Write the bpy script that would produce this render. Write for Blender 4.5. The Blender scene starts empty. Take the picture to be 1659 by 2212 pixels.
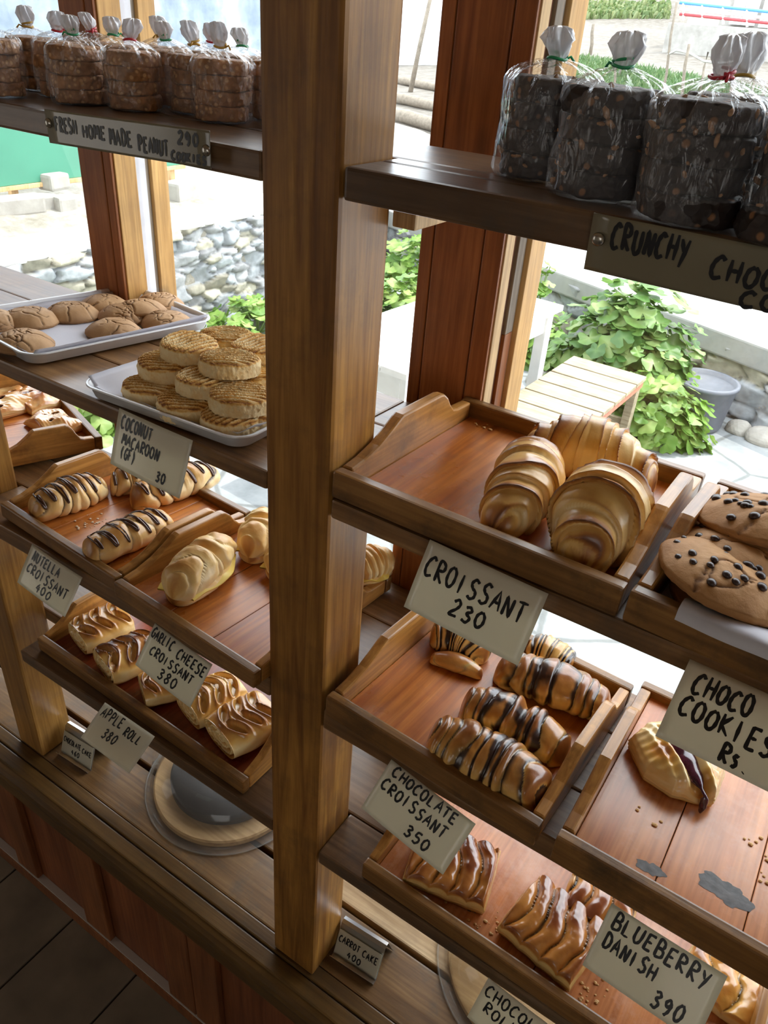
import bpy, bmesh, math, random
import numpy as np
from mathutils import Matrix, Vector

# ------------------------------------------------------------------ camera, world, lights, exposure
S = 1.2                      # metres per calibration unit
H = 1.614                    # eye height above the shop floor
RW = np.array([[0.8323, 0.3450, -0.4338], [0.5501, -0.4184, 0.7228], [0.0679, -0.8402, -0.5380]])
RW[0] /= np.linalg.norm(RW[0])
RW[1] -= RW[0] * RW[1].dot(RW[0]); RW[1] /= np.linalg.norm(RW[1])
RW[2] = np.cross(RW[0], RW[1]) * np.sign(np.dot(np.cross(RW[0], RW[1]), RW[2]))
FPX = 1661.0
sc = bpy.context.scene
COL = sc.collection
cam_d = bpy.data.cameras.new('camera'); cam = bpy.data.objects.new('camera', cam_d); COL.objects.link(cam)
cam_d.sensor_fit = 'VERTICAL'; cam_d.sensor_height = 24.0; cam_d.lens = FPX / 2212 * 24.0
cam_d.clip_start = 0.02; cam_d.clip_end = 400
mw = Matrix.Identity(4)
for i in range(3):
    mw[i][0], mw[i][1], mw[i][2] = RW[i][0], -RW[i][1], -RW[i][2]
mw[2][3] = H
cam.matrix_world = mw
sc.camera = cam

world = bpy.data.worlds.new('sky'); sc.world = world; world.use_nodes = True
wn = world.node_tree; wn.nodes.clear()
_o = wn.nodes.new('ShaderNodeOutputWorld'); _b = wn.nodes.new('ShaderNodeBackground')
_tc = wn.nodes.new('ShaderNodeTexCoord'); _nz = wn.nodes.new('ShaderNodeTexNoise'); _cr = wn.nodes.new('ShaderNodeValToRGB')
_nz.inputs['Scale'].default_value = 2.2; _nz.inputs['Detail'].default_value = 5
_cr.color_ramp.elements[0].position = .42; _cr.color_ramp.elements[0].color = (.80, .88, 1.0, 1)
_cr.color_ramp.elements[1].position = .62; _cr.color_ramp.elements[1].color = (1.0, 1.0, 1.0, 1)
wn.links.new(_tc.outputs['Generated'], _nz.inputs['Vector']); wn.links.new(_nz.outputs['Fac'], _cr.inputs['Fac'])
wn.links.new(_cr.outputs['Color'], _b.inputs['Color']); wn.links.new(_b.outputs['Background'], _o.inputs['Surface'])
SKY = 5.4
_b.inputs['Strength'].default_value = SKY

def lamp(name, kind, loc, energy, color=(1, 1, 1), size=None, target=None):
    d = bpy.data.lights.new(name, kind); o = bpy.data.objects.new(name, d); COL.objects.link(o)
    d.energy = energy; d.color = color; o.location = loc
    if size and kind == 'AREA': d.shape = 'RECTANGLE'; d.size, d.size_y = size
    if target is not None:
        o.rotation_euler = (Vector(target) - Vector(loc)).to_track_quat('-Z', 'Y').to_euler()
    return o
sun = lamp('sun', 'SUN', (0, 0, 8), 4.0, (1.0, .96, .88), target=(-.45, -.55, 8 - 1.25)); sun.data.angle = math.radians(.6)
# added fill lamps behind the camera; the back wall is solid, without a window
lamp('back_fill', 'AREA', (1.3, -2.9, 1.75), 13.5, (1.0, .97, .93), (2.2, 1.3), target=(-.1, .5, 1.1))
lamp('side_fill', 'AREA', (-3.3, -1.4, 1.3), 7, (1.0, .96, .9), (1.2, 1.9), target=(-.6, .5, .7))  # second added fill, from the left; the side wall has no doorway
sc.view_settings.view_transform = 'Standard'; sc.view_settings.look = 'None'
sc.view_settings.gamma = 1.0; sc.view_settings.use_curve_mapping = False
sc.view_settings.exposure = 0.2
sc.cycles.use_denoising = True
sc.cycles.max_bounces = 10; sc.cycles.transparent_max_bounces = 24; sc.cycles.diffuse_bounces = 5
sc.cycles.caustics_reflective = False; sc.cycles.caustics_refractive = False
sc.cycles.sample_clamp_indirect = 6

# ------------------------------------------------------------------ measuring helpers
def U(v): return S * v
def Zu(z): return S * z + H
def P(x, y, z): return Vector((S * x, S * y, S * z + H))
def ray(u, v):
    d = RW @ np.array([u - 829.5, v - 1106.0, FPX]); return d / np.linalg.norm(d)
def on_z(u, v, z):           # point of the horizontal plane at height z (metres) seen at a pixel of the photograph
    d = ray(u, v); t = (z - H) / d[2]; return Vector((d[0] * t, d[1] * t, z))
def on_y(u, v, y):
    d = ray(u, v); t = y / d[1]; return Vector((d[0] * t, y, d[2] * t + H))
rng = np.random.default_rng(7); random.seed(7)

# ------------------------------------------------------------------ object helpers
def tag(o, label=None, cat=None, group=None, kind=None):
    if label: o['label'] = label
    if cat: o['category'] = cat
    if group: o['group'] = group
    if kind: o['kind'] = kind
    return o
def empty(name, loc=(0, 0, 0), rot=None, label=None, cat=None, group=None, kind=None):
    o = bpy.data.objects.new(name, None); COL.objects.link(o); o.empty_display_size = .02
    if isinstance(rot, Matrix): o.matrix_world = Matrix.Translation(loc) @ rot.to_4x4()
    else:
        o.location = loc
        if rot is not None: o.rotation_euler = rot
    return tag(o, label, cat, group, kind)
def link(name, me, parent=None, mat=None):
    o = bpy.data.objects.new(name, me); COL.objects.link(o)
    if parent: o.parent = parent
    if mat is not None and len(me.materials) == 0: me.materials.append(mat)
    return o
def npmesh(name, V, F, mat=None, parent=None, smooth=True, col=None, midx=None):
    me = bpy.data.meshes.new(name)
    me.from_pydata([tuple(map(float, v)) for v in V], [], [tuple(int(i) for i in f) for f in F])
    if smooth: me.polygons.foreach_set('use_smooth', [True] * len(me.polygons))
    if col is not None:
        c = np.ones((len(V), 4), np.float32); c[:, :col.shape[1]] = col
        a = me.color_attributes.new('Col', 'FLOAT_COLOR', 'POINT'); a.data.foreach_set('color', c.ravel())
    mats = mat if isinstance(mat, (list, tuple)) else [mat]
    for m in mats:
        if m is not None: me.materials.append(m)
    if midx is not None: me.polygons.foreach_set('material_index', [int(i) for i in midx])
    me.update()
    return link(name, me, parent)
class MB:                    # collects simple shapes of ONE part
    def __init__(self): self.bm = bmesh.new()
    def box(self, x0, x1, y0, y1, z0, z1, bevel=.0015, M=None, seg=2):
        r = bmesh.ops.create_cube(self.bm, size=1)
        vs = r['verts']
        for v in vs:
            v.co = Vector((x0 + (v.co.x + .5) * (x1 - x0), y0 + (v.co.y + .5) * (y1 - y0), z0 + (v.co.z + .5) * (z1 - z0)))
        if bevel:
            es = list({e for v in vs for e in v.link_edges})
            g = bmesh.ops.bevel(self.bm, geom=es, offset=bevel, segments=seg, affect='EDGES', profile=.6)
            vs = list({v for f in g['faces'] for v in f.verts} | {v for v in vs if v.is_valid})
        if M is not None:
            for v in vs: v.co = M @ v.co
        return self
    def tube(self, pts, r, n=8, closed=False, caps=True, flat=1.0):
        pts = [Vector(p) for p in pts]; N = len(pts)
        rs = r if isinstance(r, (list, tuple, np.ndarray)) else [r] * N
        rings = []; up = Vector((0, 0, 1))
        for i, p in enumerate(pts):
            a = pts[(i - 1) % N] if (closed or i > 0) else p; b = pts[(i + 1) % N] if (closed or i < N - 1) else p
            t = (b - a)
            t = t.normalized() if t.length > 1e-9 else Vector((0, 0, 1))
            s = t.cross(up)
            if s.length < 1e-3: s = t.cross(Vector((1, 0, 0)))
            s.normalize(); w = s.cross(t)
            rings.append([self.bm.verts.new(p + (s * math.cos(k * 2 * math.pi / n) + w * math.sin(k * 2 * math.pi / n) * flat) * float(rs[i])) for k in range(n)])
        for i in range(N if closed else N - 1):
            A, B = rings[i], rings[(i + 1) % N]
            for k in range(n): self.bm.faces.new((A[k], A[(k + 1) % n], B[(k + 1) % n], B[k]))
        if caps and not closed:
            self.bm.faces.new(rings[0][::-1]); self.bm.faces.new(rings[-1])
        return self
    def prism(self, poly, axis, a, b):   # polygon in the two other axes extruded along axis
        def mk(p, t):
            return {'x': (t, p[0], p[1]), 'y': (p[0], t, p[1]), 'z': (p[0], p[1], t)}[axis]
        A = [self.bm.verts.new(mk(p, a)) for p in poly]; B = [self.bm.verts.new(mk(p, b)) for p in poly]
        n = len(poly)
        for i in range(n): self.bm.faces.new((A[i], A[(i + 1) % n], B[(i + 1) % n], B[i]))
        self.bm.faces.new(A[::-1]); self.bm.faces.new(B)
        return self
    def lathe(self, prof, n=48, c=(0, 0, 0), closed=False):
        rings = []
        for r, z in prof:
            if r < 1e-6: rings.append([self.bm.verts.new((c[0], c[1], c[2] + z))])
            else: rings.append([self.bm.verts.new((c[0] + r * math.cos(k * 2 * math.pi / n), c[1] + r * math.sin(k * 2 * math.pi / n), c[2] + z)) for k in range(n)])
        m = len(rings)
        for i in range(m if closed else m - 1):
            A, B = rings[i], rings[(i + 1) % m]
            for k in range(n):
                q = (k + 1) % n
                if len(A) == 1 and len(B) == 1: continue
                if len(A) == 1: self.bm.faces.new((A[0], B[q], B[k]))
                elif len(B) == 1: self.bm.faces.new((A[k], A[q], B[0]))
                else: self.bm.faces.new((A[k], A[q], B[q], B[k]))
        return self
    def build(self, name, mat, parent=None, smooth=False, loc=None):
        bmesh.ops.recalc_face_normals(self.bm, faces=self.bm.faces[:])
        me = bpy.data.meshes.new(name); self.bm.to_mesh(me); self.bm.free()
        if smooth: me.polygons.foreach_set('use_smooth', [True] * len(me.polygons))
        o = link(name, me, parent, mat)
        if loc is not None: o.location = loc
        return o
def bx(name, mat, parent, x0, x1, y0, y1, z0, z1, bevel=.0015):
    return MB().box(x0, x1, y0, y1, z0, z1, bevel).build(name, mat, parent)
def gridF(nu, nv, wu=False, wv=False):
    F = []
    for i in range(nu if wu else nu - 1):
        for j in range(nv if wv else nv - 1):
            a = i * nv + j; b = i * nv + (j + 1) % nv; c = ((i + 1) % nu) * nv + (j + 1) % nv; d = ((i + 1) % nu) * nv + j
            F.append((a, b, c, d))
    return F
def fbm(X, seed, freq, octaves=4, gain=.55):
    r = np.random.default_rng(seed); X = np.asarray(X, float); out = np.zeros(X.shape[:-1]); amp = 1.0; tot = 0
    for o in range(octaves):
        acc = 0
        for _ in range(5):
            k = r.normal(size=X.shape[-1]); k /= np.linalg.norm(k) + 1e-9
            acc = acc + np.sin(X @ (k * freq * r.uniform(.7, 1.4)) + r.uniform(0, 6.28))
        out += amp * acc / 3; tot += amp; amp *= gain; freq *= 2.1
    return out / tot
def copy_tree(o, parent=None):
    c = o.copy(); COL.objects.link(c)
    if parent: c.parent = parent; c.matrix_parent_inverse = o.matrix_parent_inverse.copy()
    for ch in list(o.children): copy_tree(ch, c)
    return c

# ------------------------------------------------------------------ materials
def newmat(name):
    m = bpy.data.materials.new(name); m.use_nodes = True; nt = m.node_tree; nt.nodes.clear()
    out = nt.nodes.new('ShaderNodeOutputMaterial'); b = nt.nodes.new('ShaderNodeBsdfPrincipled')
    nt.links.new(b.outputs[0], out.inputs[0])
    return m, nt, b, out
def N(nt, typ, **kw):
    n = nt.nodes.new(typ)
    for k, v in kw.items():
        if k in n.inputs: n.inputs[k].default_value = v
        else: setattr(n, k, v)
    return n
def ramp(nt, stops):
    r = nt.nodes.new('ShaderNodeValToRGB'); e = r.color_ramp.elements
    while len(e) < len(stops): e.new(.5)
    for i, (p, c) in enumerate(stops):
        e[i].position = p; e[i].color = (*c, 1) if len(c) == 3 else c
    return r
def mixc(nt, fac, a, b, blend='MIX'):
    m = nt.nodes.new('ShaderNodeMix'); m.data_type = 'RGBA'; m.blend_type = blend
    for sock, v in ((m.inputs[0], fac), (m.inputs[6], a), (m.inputs[7], b)):
        if isinstance(v, bpy.types.NodeSocket): nt.links.new(v, sock)
        elif isinstance(v, (int, float)): sock.default_value = v
        else: sock.default_value = (*v, 1)
    return m.outputs[2]
def bump(nt, b, height, strength=.3, dist=.002):
    n = nt.nodes.new('ShaderNodeBump'); n.inputs['Strength'].default_value = strength; n.inputs['Distance'].default_value = dist
    nt.links.new(height, n.inputs['Height']); nt.links.new(n.outputs[0], b.inputs['Normal'])
def plain(name, c, rough=.5, metal=0, spec=.5, noise=0, nscale=30, coat=0, trans=0):
    m, nt, b, out = newmat(name)
    b.inputs['Base Color'].default_value = (*c, 1); b.inputs['Roughness'].default_value = rough; b.inputs['Metallic'].default_value = metal
    b.inputs['Specular IOR Level'].default_value = spec; b.inputs['Coat Weight'].default_value = coat; b.inputs['Coat Roughness'].default_value = .12
    if noise:
        tc = N(nt, 'ShaderNodeTexCoord'); nz = N(nt, 'ShaderNodeTexNoise', Scale=nscale, Detail=6.0)
        nt.links.new(tc.outputs['Object'], nz.inputs['Vector'])
        r = ramp(nt, [(.3, tuple(x * (1 - noise) for x in c)), (.7, tuple(min(1, x * (1 + noise)) for x in c))])
        nt.links.new(nz.outputs['Fac'], r.inputs['Fac']); nt.links.new(r.outputs[0], b.inputs['Base Color'])
        bump(nt, b, nz.outputs['Fac'], .25, .001)
    return m
def wood(name, dark, light, axis='x', rough=.35, fine=1.0, wear=0.0, wearcol=(.12, .1, .08), knots=0.0, coat=0.0, redness=0.0, seams=None):
    m, nt, b, out = newmat(name); L = nt.links
    tc = N(nt, 'ShaderNodeTexCoord'); oi = N(nt, 'ShaderNodeObjectInfo')
    add = nt.nodes.new('ShaderNodeVectorMath'); add.operation = 'ADD'
    sc_ = nt.nodes.new('ShaderNodeVectorMath'); sc_.operation = 'SCALE'; sc_.inputs[3].default_value = 7.3
    cx = N(nt, 'ShaderNodeCombineXYZ')
    for i in range(3): L.new(oi.outputs['Random'], cx.inputs[i])
    L.new(cx.outputs[0], sc_.inputs[0]); L.new(tc.outputs['Object'], add.inputs[0]); L.new(sc_.outputs[0], add.inputs[1])
    mp = N(nt, 'ShaderNodeMapping'); k = {'x': (.05, 1, 1), 'y': (1, .05, 1), 'z': (1, 1, .05)}[axis]
    mp.inputs['Scale'].default_value = tuple(x * 60 * fine for x in k); L.new(add.outputs[0], mp.inputs['Vector'])
    n1 = N(nt, 'ShaderNodeTexNoise', Scale=1.0, Detail=7.0, Roughness=.62, Distortion=.8); L.new(mp.outputs[0], n1.inputs['Vector'])
    mp2 = N(nt, 'ShaderNodeMapping'); mp2.inputs['Scale'].default_value = tuple(x * 230 * fine for x in k); L.new(add.outputs[0], mp2.inputs['Vector'])
    n2 = N(nt, 'ShaderNodeTexNoise', Scale=1.0, Detail=3.0); L.new(mp2.outputs[0], n2.inputs['Vector'])
    n3 = N(nt, 'ShaderNodeTexNoise', Scale=7.0, Detail=5.0, Roughness=.6); L.new(add.outputs[0], n3.inputs['Vector'])
    r1 = ramp(nt, [(.30, dark), (.52, tuple((a + c) / 2 for a, c in zip(dark, light))), (.72, light)]); L.new(n1.outputs['Fac'], r1.inputs['Fac'])
    c = r1.outputs[0]
    r2 = ramp(nt, [(.35, (.55, .47, .40)), (.6, (1, 1, 1))]); L.new(n2.outputs['Fac'], r2.inputs['Fac'])
    c = mixc(nt, .55, c, r2.outputs[0], 'MULTIPLY')
    r3 = ramp(nt, [(.3, (.66, .60, .54)), (.7, (1.18, 1.14, 1.06))]); L.new(n3.outputs['Fac'], r3.inputs['Fac'])
    c = mixc(nt, .8, c, r3.outputs[0], 'MULTIPLY')
    if knots:
        vo = N(nt, 'ShaderNodeTexVoronoi', Scale=knots); mp3 = N(nt, 'ShaderNodeMapping')
        mp3.inputs['Scale'].default_value = tuple(.45 if x < .5 else 1 for x in k); L.new(add.outputs[0], mp3.inputs['Vector']); L.new(mp3.outputs[0], vo.inputs['Vector'])
        rk = ramp(nt, [(.035, (1, 1, 1)), (.1, (0, 0, 0))]); L.new(vo.outputs['Distance'], rk.inputs['Fac'])
        c = mixc(nt, rk.outputs[0], c, tuple(x * .22 for x in dark))
    if wear:
        n4 = N(nt, 'ShaderNodeTexNoise', Scale=16.0, Detail=8.0, Roughness=.7); L.new(add.outputs[0], n4.inputs['Vector'])
        r4 = ramp(nt, [(.5, (0, 0, 0)), (.72, (wear, wear, wear))]); L.new(n4.outputs['Fac'], r4.inputs['Fac'])
        c = mixc(nt, r4.outputs[0], c, wearcol)
    L.new(c, b.inputs['Base Color'])
    rr = nt.nodes.new('ShaderNodeMapRange'); rr.inputs[3].default_value = max(.05, rough - .1); rr.inputs[4].default_value = min(1, rough + .18)
    L.new(n3.outputs['Fac'], rr.inputs[0]); L.new(rr.outputs[0], b.inputs['Roughness'])
    b.inputs['Coat Weight'].default_value = coat; b.inputs['Coat Roughness'].default_value = .26
    b.inputs['Specular IOR Level'].default_value = .36
    bump(nt, b, n1.outputs['Fac'], .3, .0014)
    return m
def food(name, cols, filling=(.03, .012, .006), rough=.45, coat=0.0, nscale=90, bumpd=.0008, bs=.5, stripes=0.0, var=.22):
    # R of the point colour = how baked, G = filling showing, B = flour-pale cut surface
    m, nt, b, out = newmat(name); L = nt.links
    at = N(nt, 'ShaderNodeAttribute'); at.attribute_name = 'Col'; sep = N(nt, 'ShaderNodeSeparateColor'); L.new(at.outputs['Color'], sep.inputs[0])
    tc = N(nt, 'ShaderNodeTexCoord'); oi = N(nt, 'ShaderNodeObjectInfo')
    add = nt.nodes.new('ShaderNodeVectorMath'); add.operation = 'ADD'; L.new(tc.outputs['Object'], add.inputs[0]); L.new(oi.outputs['Random'], add.inputs[1])
    nz = N(nt, 'ShaderNodeTexNoise', Scale=nscale, Detail=6.0, Roughness=.62); L.new(add.outputs[0], nz.inputs['Vector'])
    nl = N(nt, 'ShaderNodeTexNoise', Scale=nscale * .3, Detail=3.0); L.new(add.outputs[0], nl.inputs['Vector'])
    ma = nt.nodes.new('ShaderNodeMath'); ma.operation = 'MULTIPLY_ADD'; ma.inputs[1].default_value = var; L.new(nz.outputs['Fac'], ma.inputs[0]); L.new(sep.outputs[0], ma.inputs[2])
    mb = nt.nodes.new('ShaderNodeMath'); mb.operation = 'MULTIPLY_ADD'; mb.inputs[1].default_value = var * 1.4; L.new(nl.outputs['Fac'], mb.inputs[0]); L.new(ma.outputs[0], mb.inputs[2])
    mc = nt.nodes.new('ShaderNodeMath'); mc.operation = 'SUBTRACT'; mc.inputs[1].default_value = var * 1.2; L.new(mb.outputs[0], mc.inputs[0])
    n = len(cols); rp = ramp(nt, [(i / (n - 1), c) for i, c in enumerate(cols)]); L.new(mc.outputs[0], rp.inputs['Fac'])
    c = mixc(nt, sep.outputs[1], rp.outputs[0], filling)
    c = mixc(nt, sep.outputs[2], c, tuple(min(1, x * 1.08) for x in cols[0]))
    L.new(c, b.inputs['Base Color']); b.inputs['Roughness'].default_value = rough
    b.inputs['Subsurface Weight'].default_value = .0
    if coat: b.inputs['Coat Weight'].default_value = coat; b.inputs['Coat Roughness'].default_value = .13
    bump(nt, b, nz.outputs['Fac'], bs, bumpd)
    return m
def film(name, tint=(1, 1, 1), body=.06, rough=.12, white=(.85, .86, .9)):
    m, nt, b, out = newmat(name); L = nt.links
    tr = N(nt, 'ShaderNodeBsdfTransparent'); tr.inputs[0].default_value = (*tint, 1)
    b.inputs['Base Color'].default_value = (*white, 1); b.inputs['Roughness'].default_value = rough
    gl = N(nt, 'ShaderNodeBsdfGlossy'); gl.inputs['Roughness'].default_value = rough
    fr = N(nt, 'ShaderNodeFresnel', IOR=1.45); m1 = N(nt, 'ShaderNodeMixShader'); m2 = N(nt, 'ShaderNodeMixShader')
    m1.inputs[0].default_value = body
    L.new(tr.outputs[0], m1.inputs[1]); L.new(b.outputs[0], m1.inputs[2])
    ge = N(nt, 'ShaderNodeNewGeometry'); inv = nt.nodes.new('ShaderNodeMath'); inv.operation = 'SUBTRACT'; inv.inputs[0].default_value = 1.0
    mu = nt.nodes.new('ShaderNodeMath'); mu.operation = 'MULTIPLY'; L.new(ge.outputs['Backfacing'], inv.inputs[1])
    L.new(fr.outputs[0], mu.inputs[0]); L.new(inv.outputs[0], mu.inputs[1]); L.new(mu.outputs[0], m2.inputs[0]); L.new(m1.outputs[0], m2.inputs[1]); L.new(gl.outputs[0], m2.inputs[2]); L.new(m2.outputs[0], out.inputs[0])
    return m, nt, gl, b, fr
M = {}
M['post'] = wood('varnished_pine_post', (.21, .082, .018), (.52, .265, .058), 'z', .36, 1.0, .5, (.10, .05, .020), 5.0, coat=.08)
M['post_old'] = wood('golden_pine_post', (.27, .125, .028), (.52, .28, .075), 'z', .3, 1.0, .4, (.2, .12, .06), 6.0, coat=.3)
M['winpost'] = wood('red_pine_window_post', (.26, .085, .028), (.44, .17, .055), 'z', .4, 1.0, .15, (.1, .05, .03), 7.0)
M['strip_pale'] = wood('pale_pine_strip', (.52, .34, .16), (.78, .56, .31), 'z', .5, 1.0, .1, (.3, .2, .1), 7.0)
M['strip_gold'] = wood('golden_pine_strip', (.52, .28, .08), (.74, .46, .17), 'z', .45, 1.0, .1, (.3, .2, .1), 7.0)
M['strip_grey'] = wood('weathered_strip', (.22, .19, .16), (.40, .36, .31), 'z', .7)
M['groove'] = wood('dark_groove_strip', (.12, .045, .02), (.22, .09, .04), 'z', .6)
M['white_putty'] = plain('white_putty', (.75, .74, .78), .6, noise=.08)
M['shelf'] = wood('dark_shelf_board', (.105, .058, .030), (.25, .15, .080), 'x', .30, .8, .85, (.07, .055, .045), 4.0, coat=.25)
M['shelf_warm'] = wood('warm_shelf_board', (.16, .078, .030), (.36, .20, .085), 'x', .32, .8, .6, (.09, .065, .045), 5.0, coat=.25)
M['counter'] = wood('worn_counter_board', (.13, .066, .024), (.27, .155, .062), 'x', .36, .8, .9, (.085, .065, .045), 4.0, coat=.15)
M['counter_pale'] = wood('bare_pale_board', (.52, .36, .20), (.78, .60, .38), 'x', .6, .8, .4, (.32, .22, .15), 5.0)
M['trim'] = wood('olive_brown_trim', (.090, .045, .011), (.18, .098, .027), 'x', .34, .8, .6, (.06, .04, .02), 4.0, coat=.2)
M['panel'] = wood('red_brown_panel', (.19, .060, .023), (.31, .108, .042), 'z', .45, .7, .3, (.12, .06, .04), 0, coat=.1)
M['panel_stile'] = wood('red_brown_stile', (.19, .066, .023), (.32, .122, .045), 'z', .42, .8, .3, (.12, .06, .04), 4.0, coat=.1)
M['tray'] = wood('honey_tray_wood', (.34, .145, .032), (.70, .36, .095), 'y', .30, .9, .7, (.10, .05, .02), 9.0, coat=.35)
M['tray_side'] = wood('honey_tray_rail', (.175, .080, .022), (.38, .195, .058), 'x', .32, .9, .85, (.055, .03, .014), 9.0, coat=.3)
M['tray_floor'] = wood('red_tray_floor', (.36, .088, .014), (.72, .27, .050), 'y', .26, .8, .6, (.26, .09, .04), 0, coat=.22)
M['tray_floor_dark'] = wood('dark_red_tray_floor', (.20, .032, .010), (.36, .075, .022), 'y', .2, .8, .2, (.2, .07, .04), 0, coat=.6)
M['tray_floor_pale'] = wood('worn_red_tray_floor', (.50, .165, .055), (.76, .34, .135), 'y', .2, .8, .85, (.62, .34, .22), 0, coat=.5)
M['enamel'] = plain('white_enamel', (.78, .78, .80), .25, coat=.4)
M['paper_liner'] = plain('baking_paper', (.80, .79, .86), .6, noise=.05, nscale=25)
M['card'] = plain('laminated_card', (.88, .86, .74), .22, coat=.5, noise=.05, nscale=14)
M['card_tape'] = plain('brown_taped_card', (.21, .18, .115), .24, coat=.6, noise=.08, nscale=12)
M['ink'] = plain('black_marker', (.012, .012, .014), .4)
M['tack'] = plain('thumbtack_metal', (.5, .47, .42), .25, 1.0)
M['steel'] = plain('brushed_steel', (.62, .62, .62), .28, 1.0)
M['void'] = plain('dark_gap', (.02, .014, .01), .9)

for k_, tr_ in (('card', .42), ('paper_liner', .25)):      # paper lets some of the window light through
    nt_ = M[k_].node_tree; b_ = next(n for n in nt_.nodes if n.type == 'BSDF_PRINCIPLED'); o_ = next(n for n in nt_.nodes if n.type == 'OUTPUT_MATERIAL')
    tl_ = nt_.nodes.new('ShaderNodeBsdfTranslucent'); tl_.inputs[0].default_value = (.88, .85, .72, 1) if k_ == 'card' else (.85, .84, .86, 1); mx_ = nt_.nodes.new('ShaderNodeMixShader'); mx_.inputs[0].default_value = tr_
    nt_.links.new(b_.outputs[0], mx_.inputs[1]); nt_.links.new(tl_.outputs[0], mx_.inputs[2]); nt_.links.new(mx_.outputs[0], o_.inputs[0])
# ------------------------------------------------------------------ room shell
T_TILT = -math.radians(2.5)
CEIL = 2.7
m_wall, nt, b_, _ = newmat('plastered_wall')
_tc = N(nt, 'ShaderNodeTexCoord'); _n = N(nt, 'ShaderNodeTexNoise', Scale=3.0, Detail=6.0); nt.links.new(_tc.outputs['Object'], _n.inputs['Vector'])
_r = ramp(nt, [(.3, (.46, .40, .32)), (.7, (.58, .52, .43))]); nt.links.new(_n.outputs['Fac'], _r.inputs['Fac']); nt.links.new(_r.outputs[0], b_.inputs['Base Color']); b_.inputs['Roughness'].default_value = .9
m_ceil = wood('ceiling_boards', (.34, .24, .15), (.50, .38, .25), 'x', .7)
m_tile = plain('brown_floor_tile', (.19, .155, .115), .5, noise=.3, nscale=9)
m_joint = plain('floor_joint', (.05, .04, .032), .9)

mb = MB(); mb.box(-3.6, 2.6, -3.1, U(.40), -.06, -.004, 0)
fl = mb.build('floor', m_joint); tag(fl, kind='structure')
mb = MB()
tx, ty = U(.1585), U(.30)
for i in range(-10, 6):
    for j in range(-9, 1):
        x0 = U(-.783) + i * tx; y1 = U(.352) + j * ty
        mb.box(max(-3.6, x0 + .0022), x0 + tx - .0022, y1 - ty + .0022, y1 - .0022 if j else U(.41), -.006, 0, .0012, seg=1)
mb.build('floor_tiles', m_tile, fl)
tag(bx('ceiling', m_ceil, None, -3.6, 2.6, -3.1, 1.75, CEIL, CEIL + .06, 0), kind='structure')  # runs on past the front wall as an added, unseen eave that blocks the sun
tag(bx('wall_back', m_wall, None, -3.6, 2.6, -3.2, -3.1, -.06, CEIL, 0), kind='structure')
tag(bx('wall_left', m_wall, None, -3.7, -3.6, -3.2, .84, -.06, CEIL, 0), kind='structure')
tag(bx('wall_right', m_wall, None, 2.6, 2.7, -3.2, .84, -.06, CEIL, 0), kind='structure')
mb = MB()
wy0, wy1 = U(.612), U(.69)
mb.box(-3.6, 2.6, wy0, wy1, Zu(.50), CEIL, 0)
mb.box(-3.6, U(-1.62), wy0, wy1, -.31, Zu(.50), 0)
mb.box(U(.95), 2.6, wy0, wy1, -.31, Zu(.50), 0)
mb.box(U(-1.62), U(.95), wy0, wy1, -.31, Zu(-1.03), 0)
tag(mb.build('wall_front', m_wall), kind='structure')

# ------------------------------------------------------------------ window posts (door and window frame timber) and panes
def winpost(name, x0, x1, strips, seams):
    o = empty(name, P(0, 0, 0), kind='structure')
    o.location = (0, 0, 0)
    z0, z1 = Zu(-1.0), Zu(.50)
    bx('core', M['winpost'], o, U(x0), U(x1) - .004, U(.6125), U(.684), z0, z1, .002)
    e = [x0] + seams + [x1]
    for a, b in zip(e[:-1], e[1:]):
        bx('face_board', M['winpost'], o, U(a) + .0006, U(b) - .0006, U(.6085), U(.6125), z0, z1, .0018)
    for (ya, yb, xo, mat, za, zb) in strips:
        bx('side_strip', M[mat], o, U(x1) - .0045, U(x1) + xo, U(ya), U(yb), za if za else z0, zb if zb else z1, .0012)
    return o
zs = Zu(-.236)
winpost('trim_1', -.807, -.752, [(.6125, .642, .0015, 'strip_gold', 0, 0), (.642, .657, .0, 'white_putty', 0, 0), (.657, .663, -.002, 'strip_grey', 0, 0), (.663, .687, .004, 'strip_gold', 0, 0)], [-.7655])
winpost('trim_2', -.351, -.2705, [(.6125, .629, .001, 'strip_pale', 0, 0), (.629, .6395, -.003, 'groove', 0, 0), (.6395, .655, .001, 'strip_grey', zs, 0), (.6395, .655, .001, 'winpost', 0, zs), (.655, .689, .007, 'strip_gold', 0, 0)], [-.3375, -.2895])
m_glass, nt, _gl, _bb, _fr = film('dusty_window_glass', (.97, .985, .98), .022, .02, (.8, .82, .82))
for i, (a, b) in enumerate([(-1.62, -.808), (-.7505, -.352), (-.268, .95)]):
    w = empty('window_%d' % (i + 1), kind='structure')
    MB().box(U(a), U(b), U(.648), U(.648) + .003, Zu(-1.0), Zu(.50), 0).build('pane', m_glass, w)
    bx('sill', M['strip_gold'], w, U(a), U(b), U(.625), U(.70), Zu(-1.03), Zu(-1.0), .002)

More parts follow.
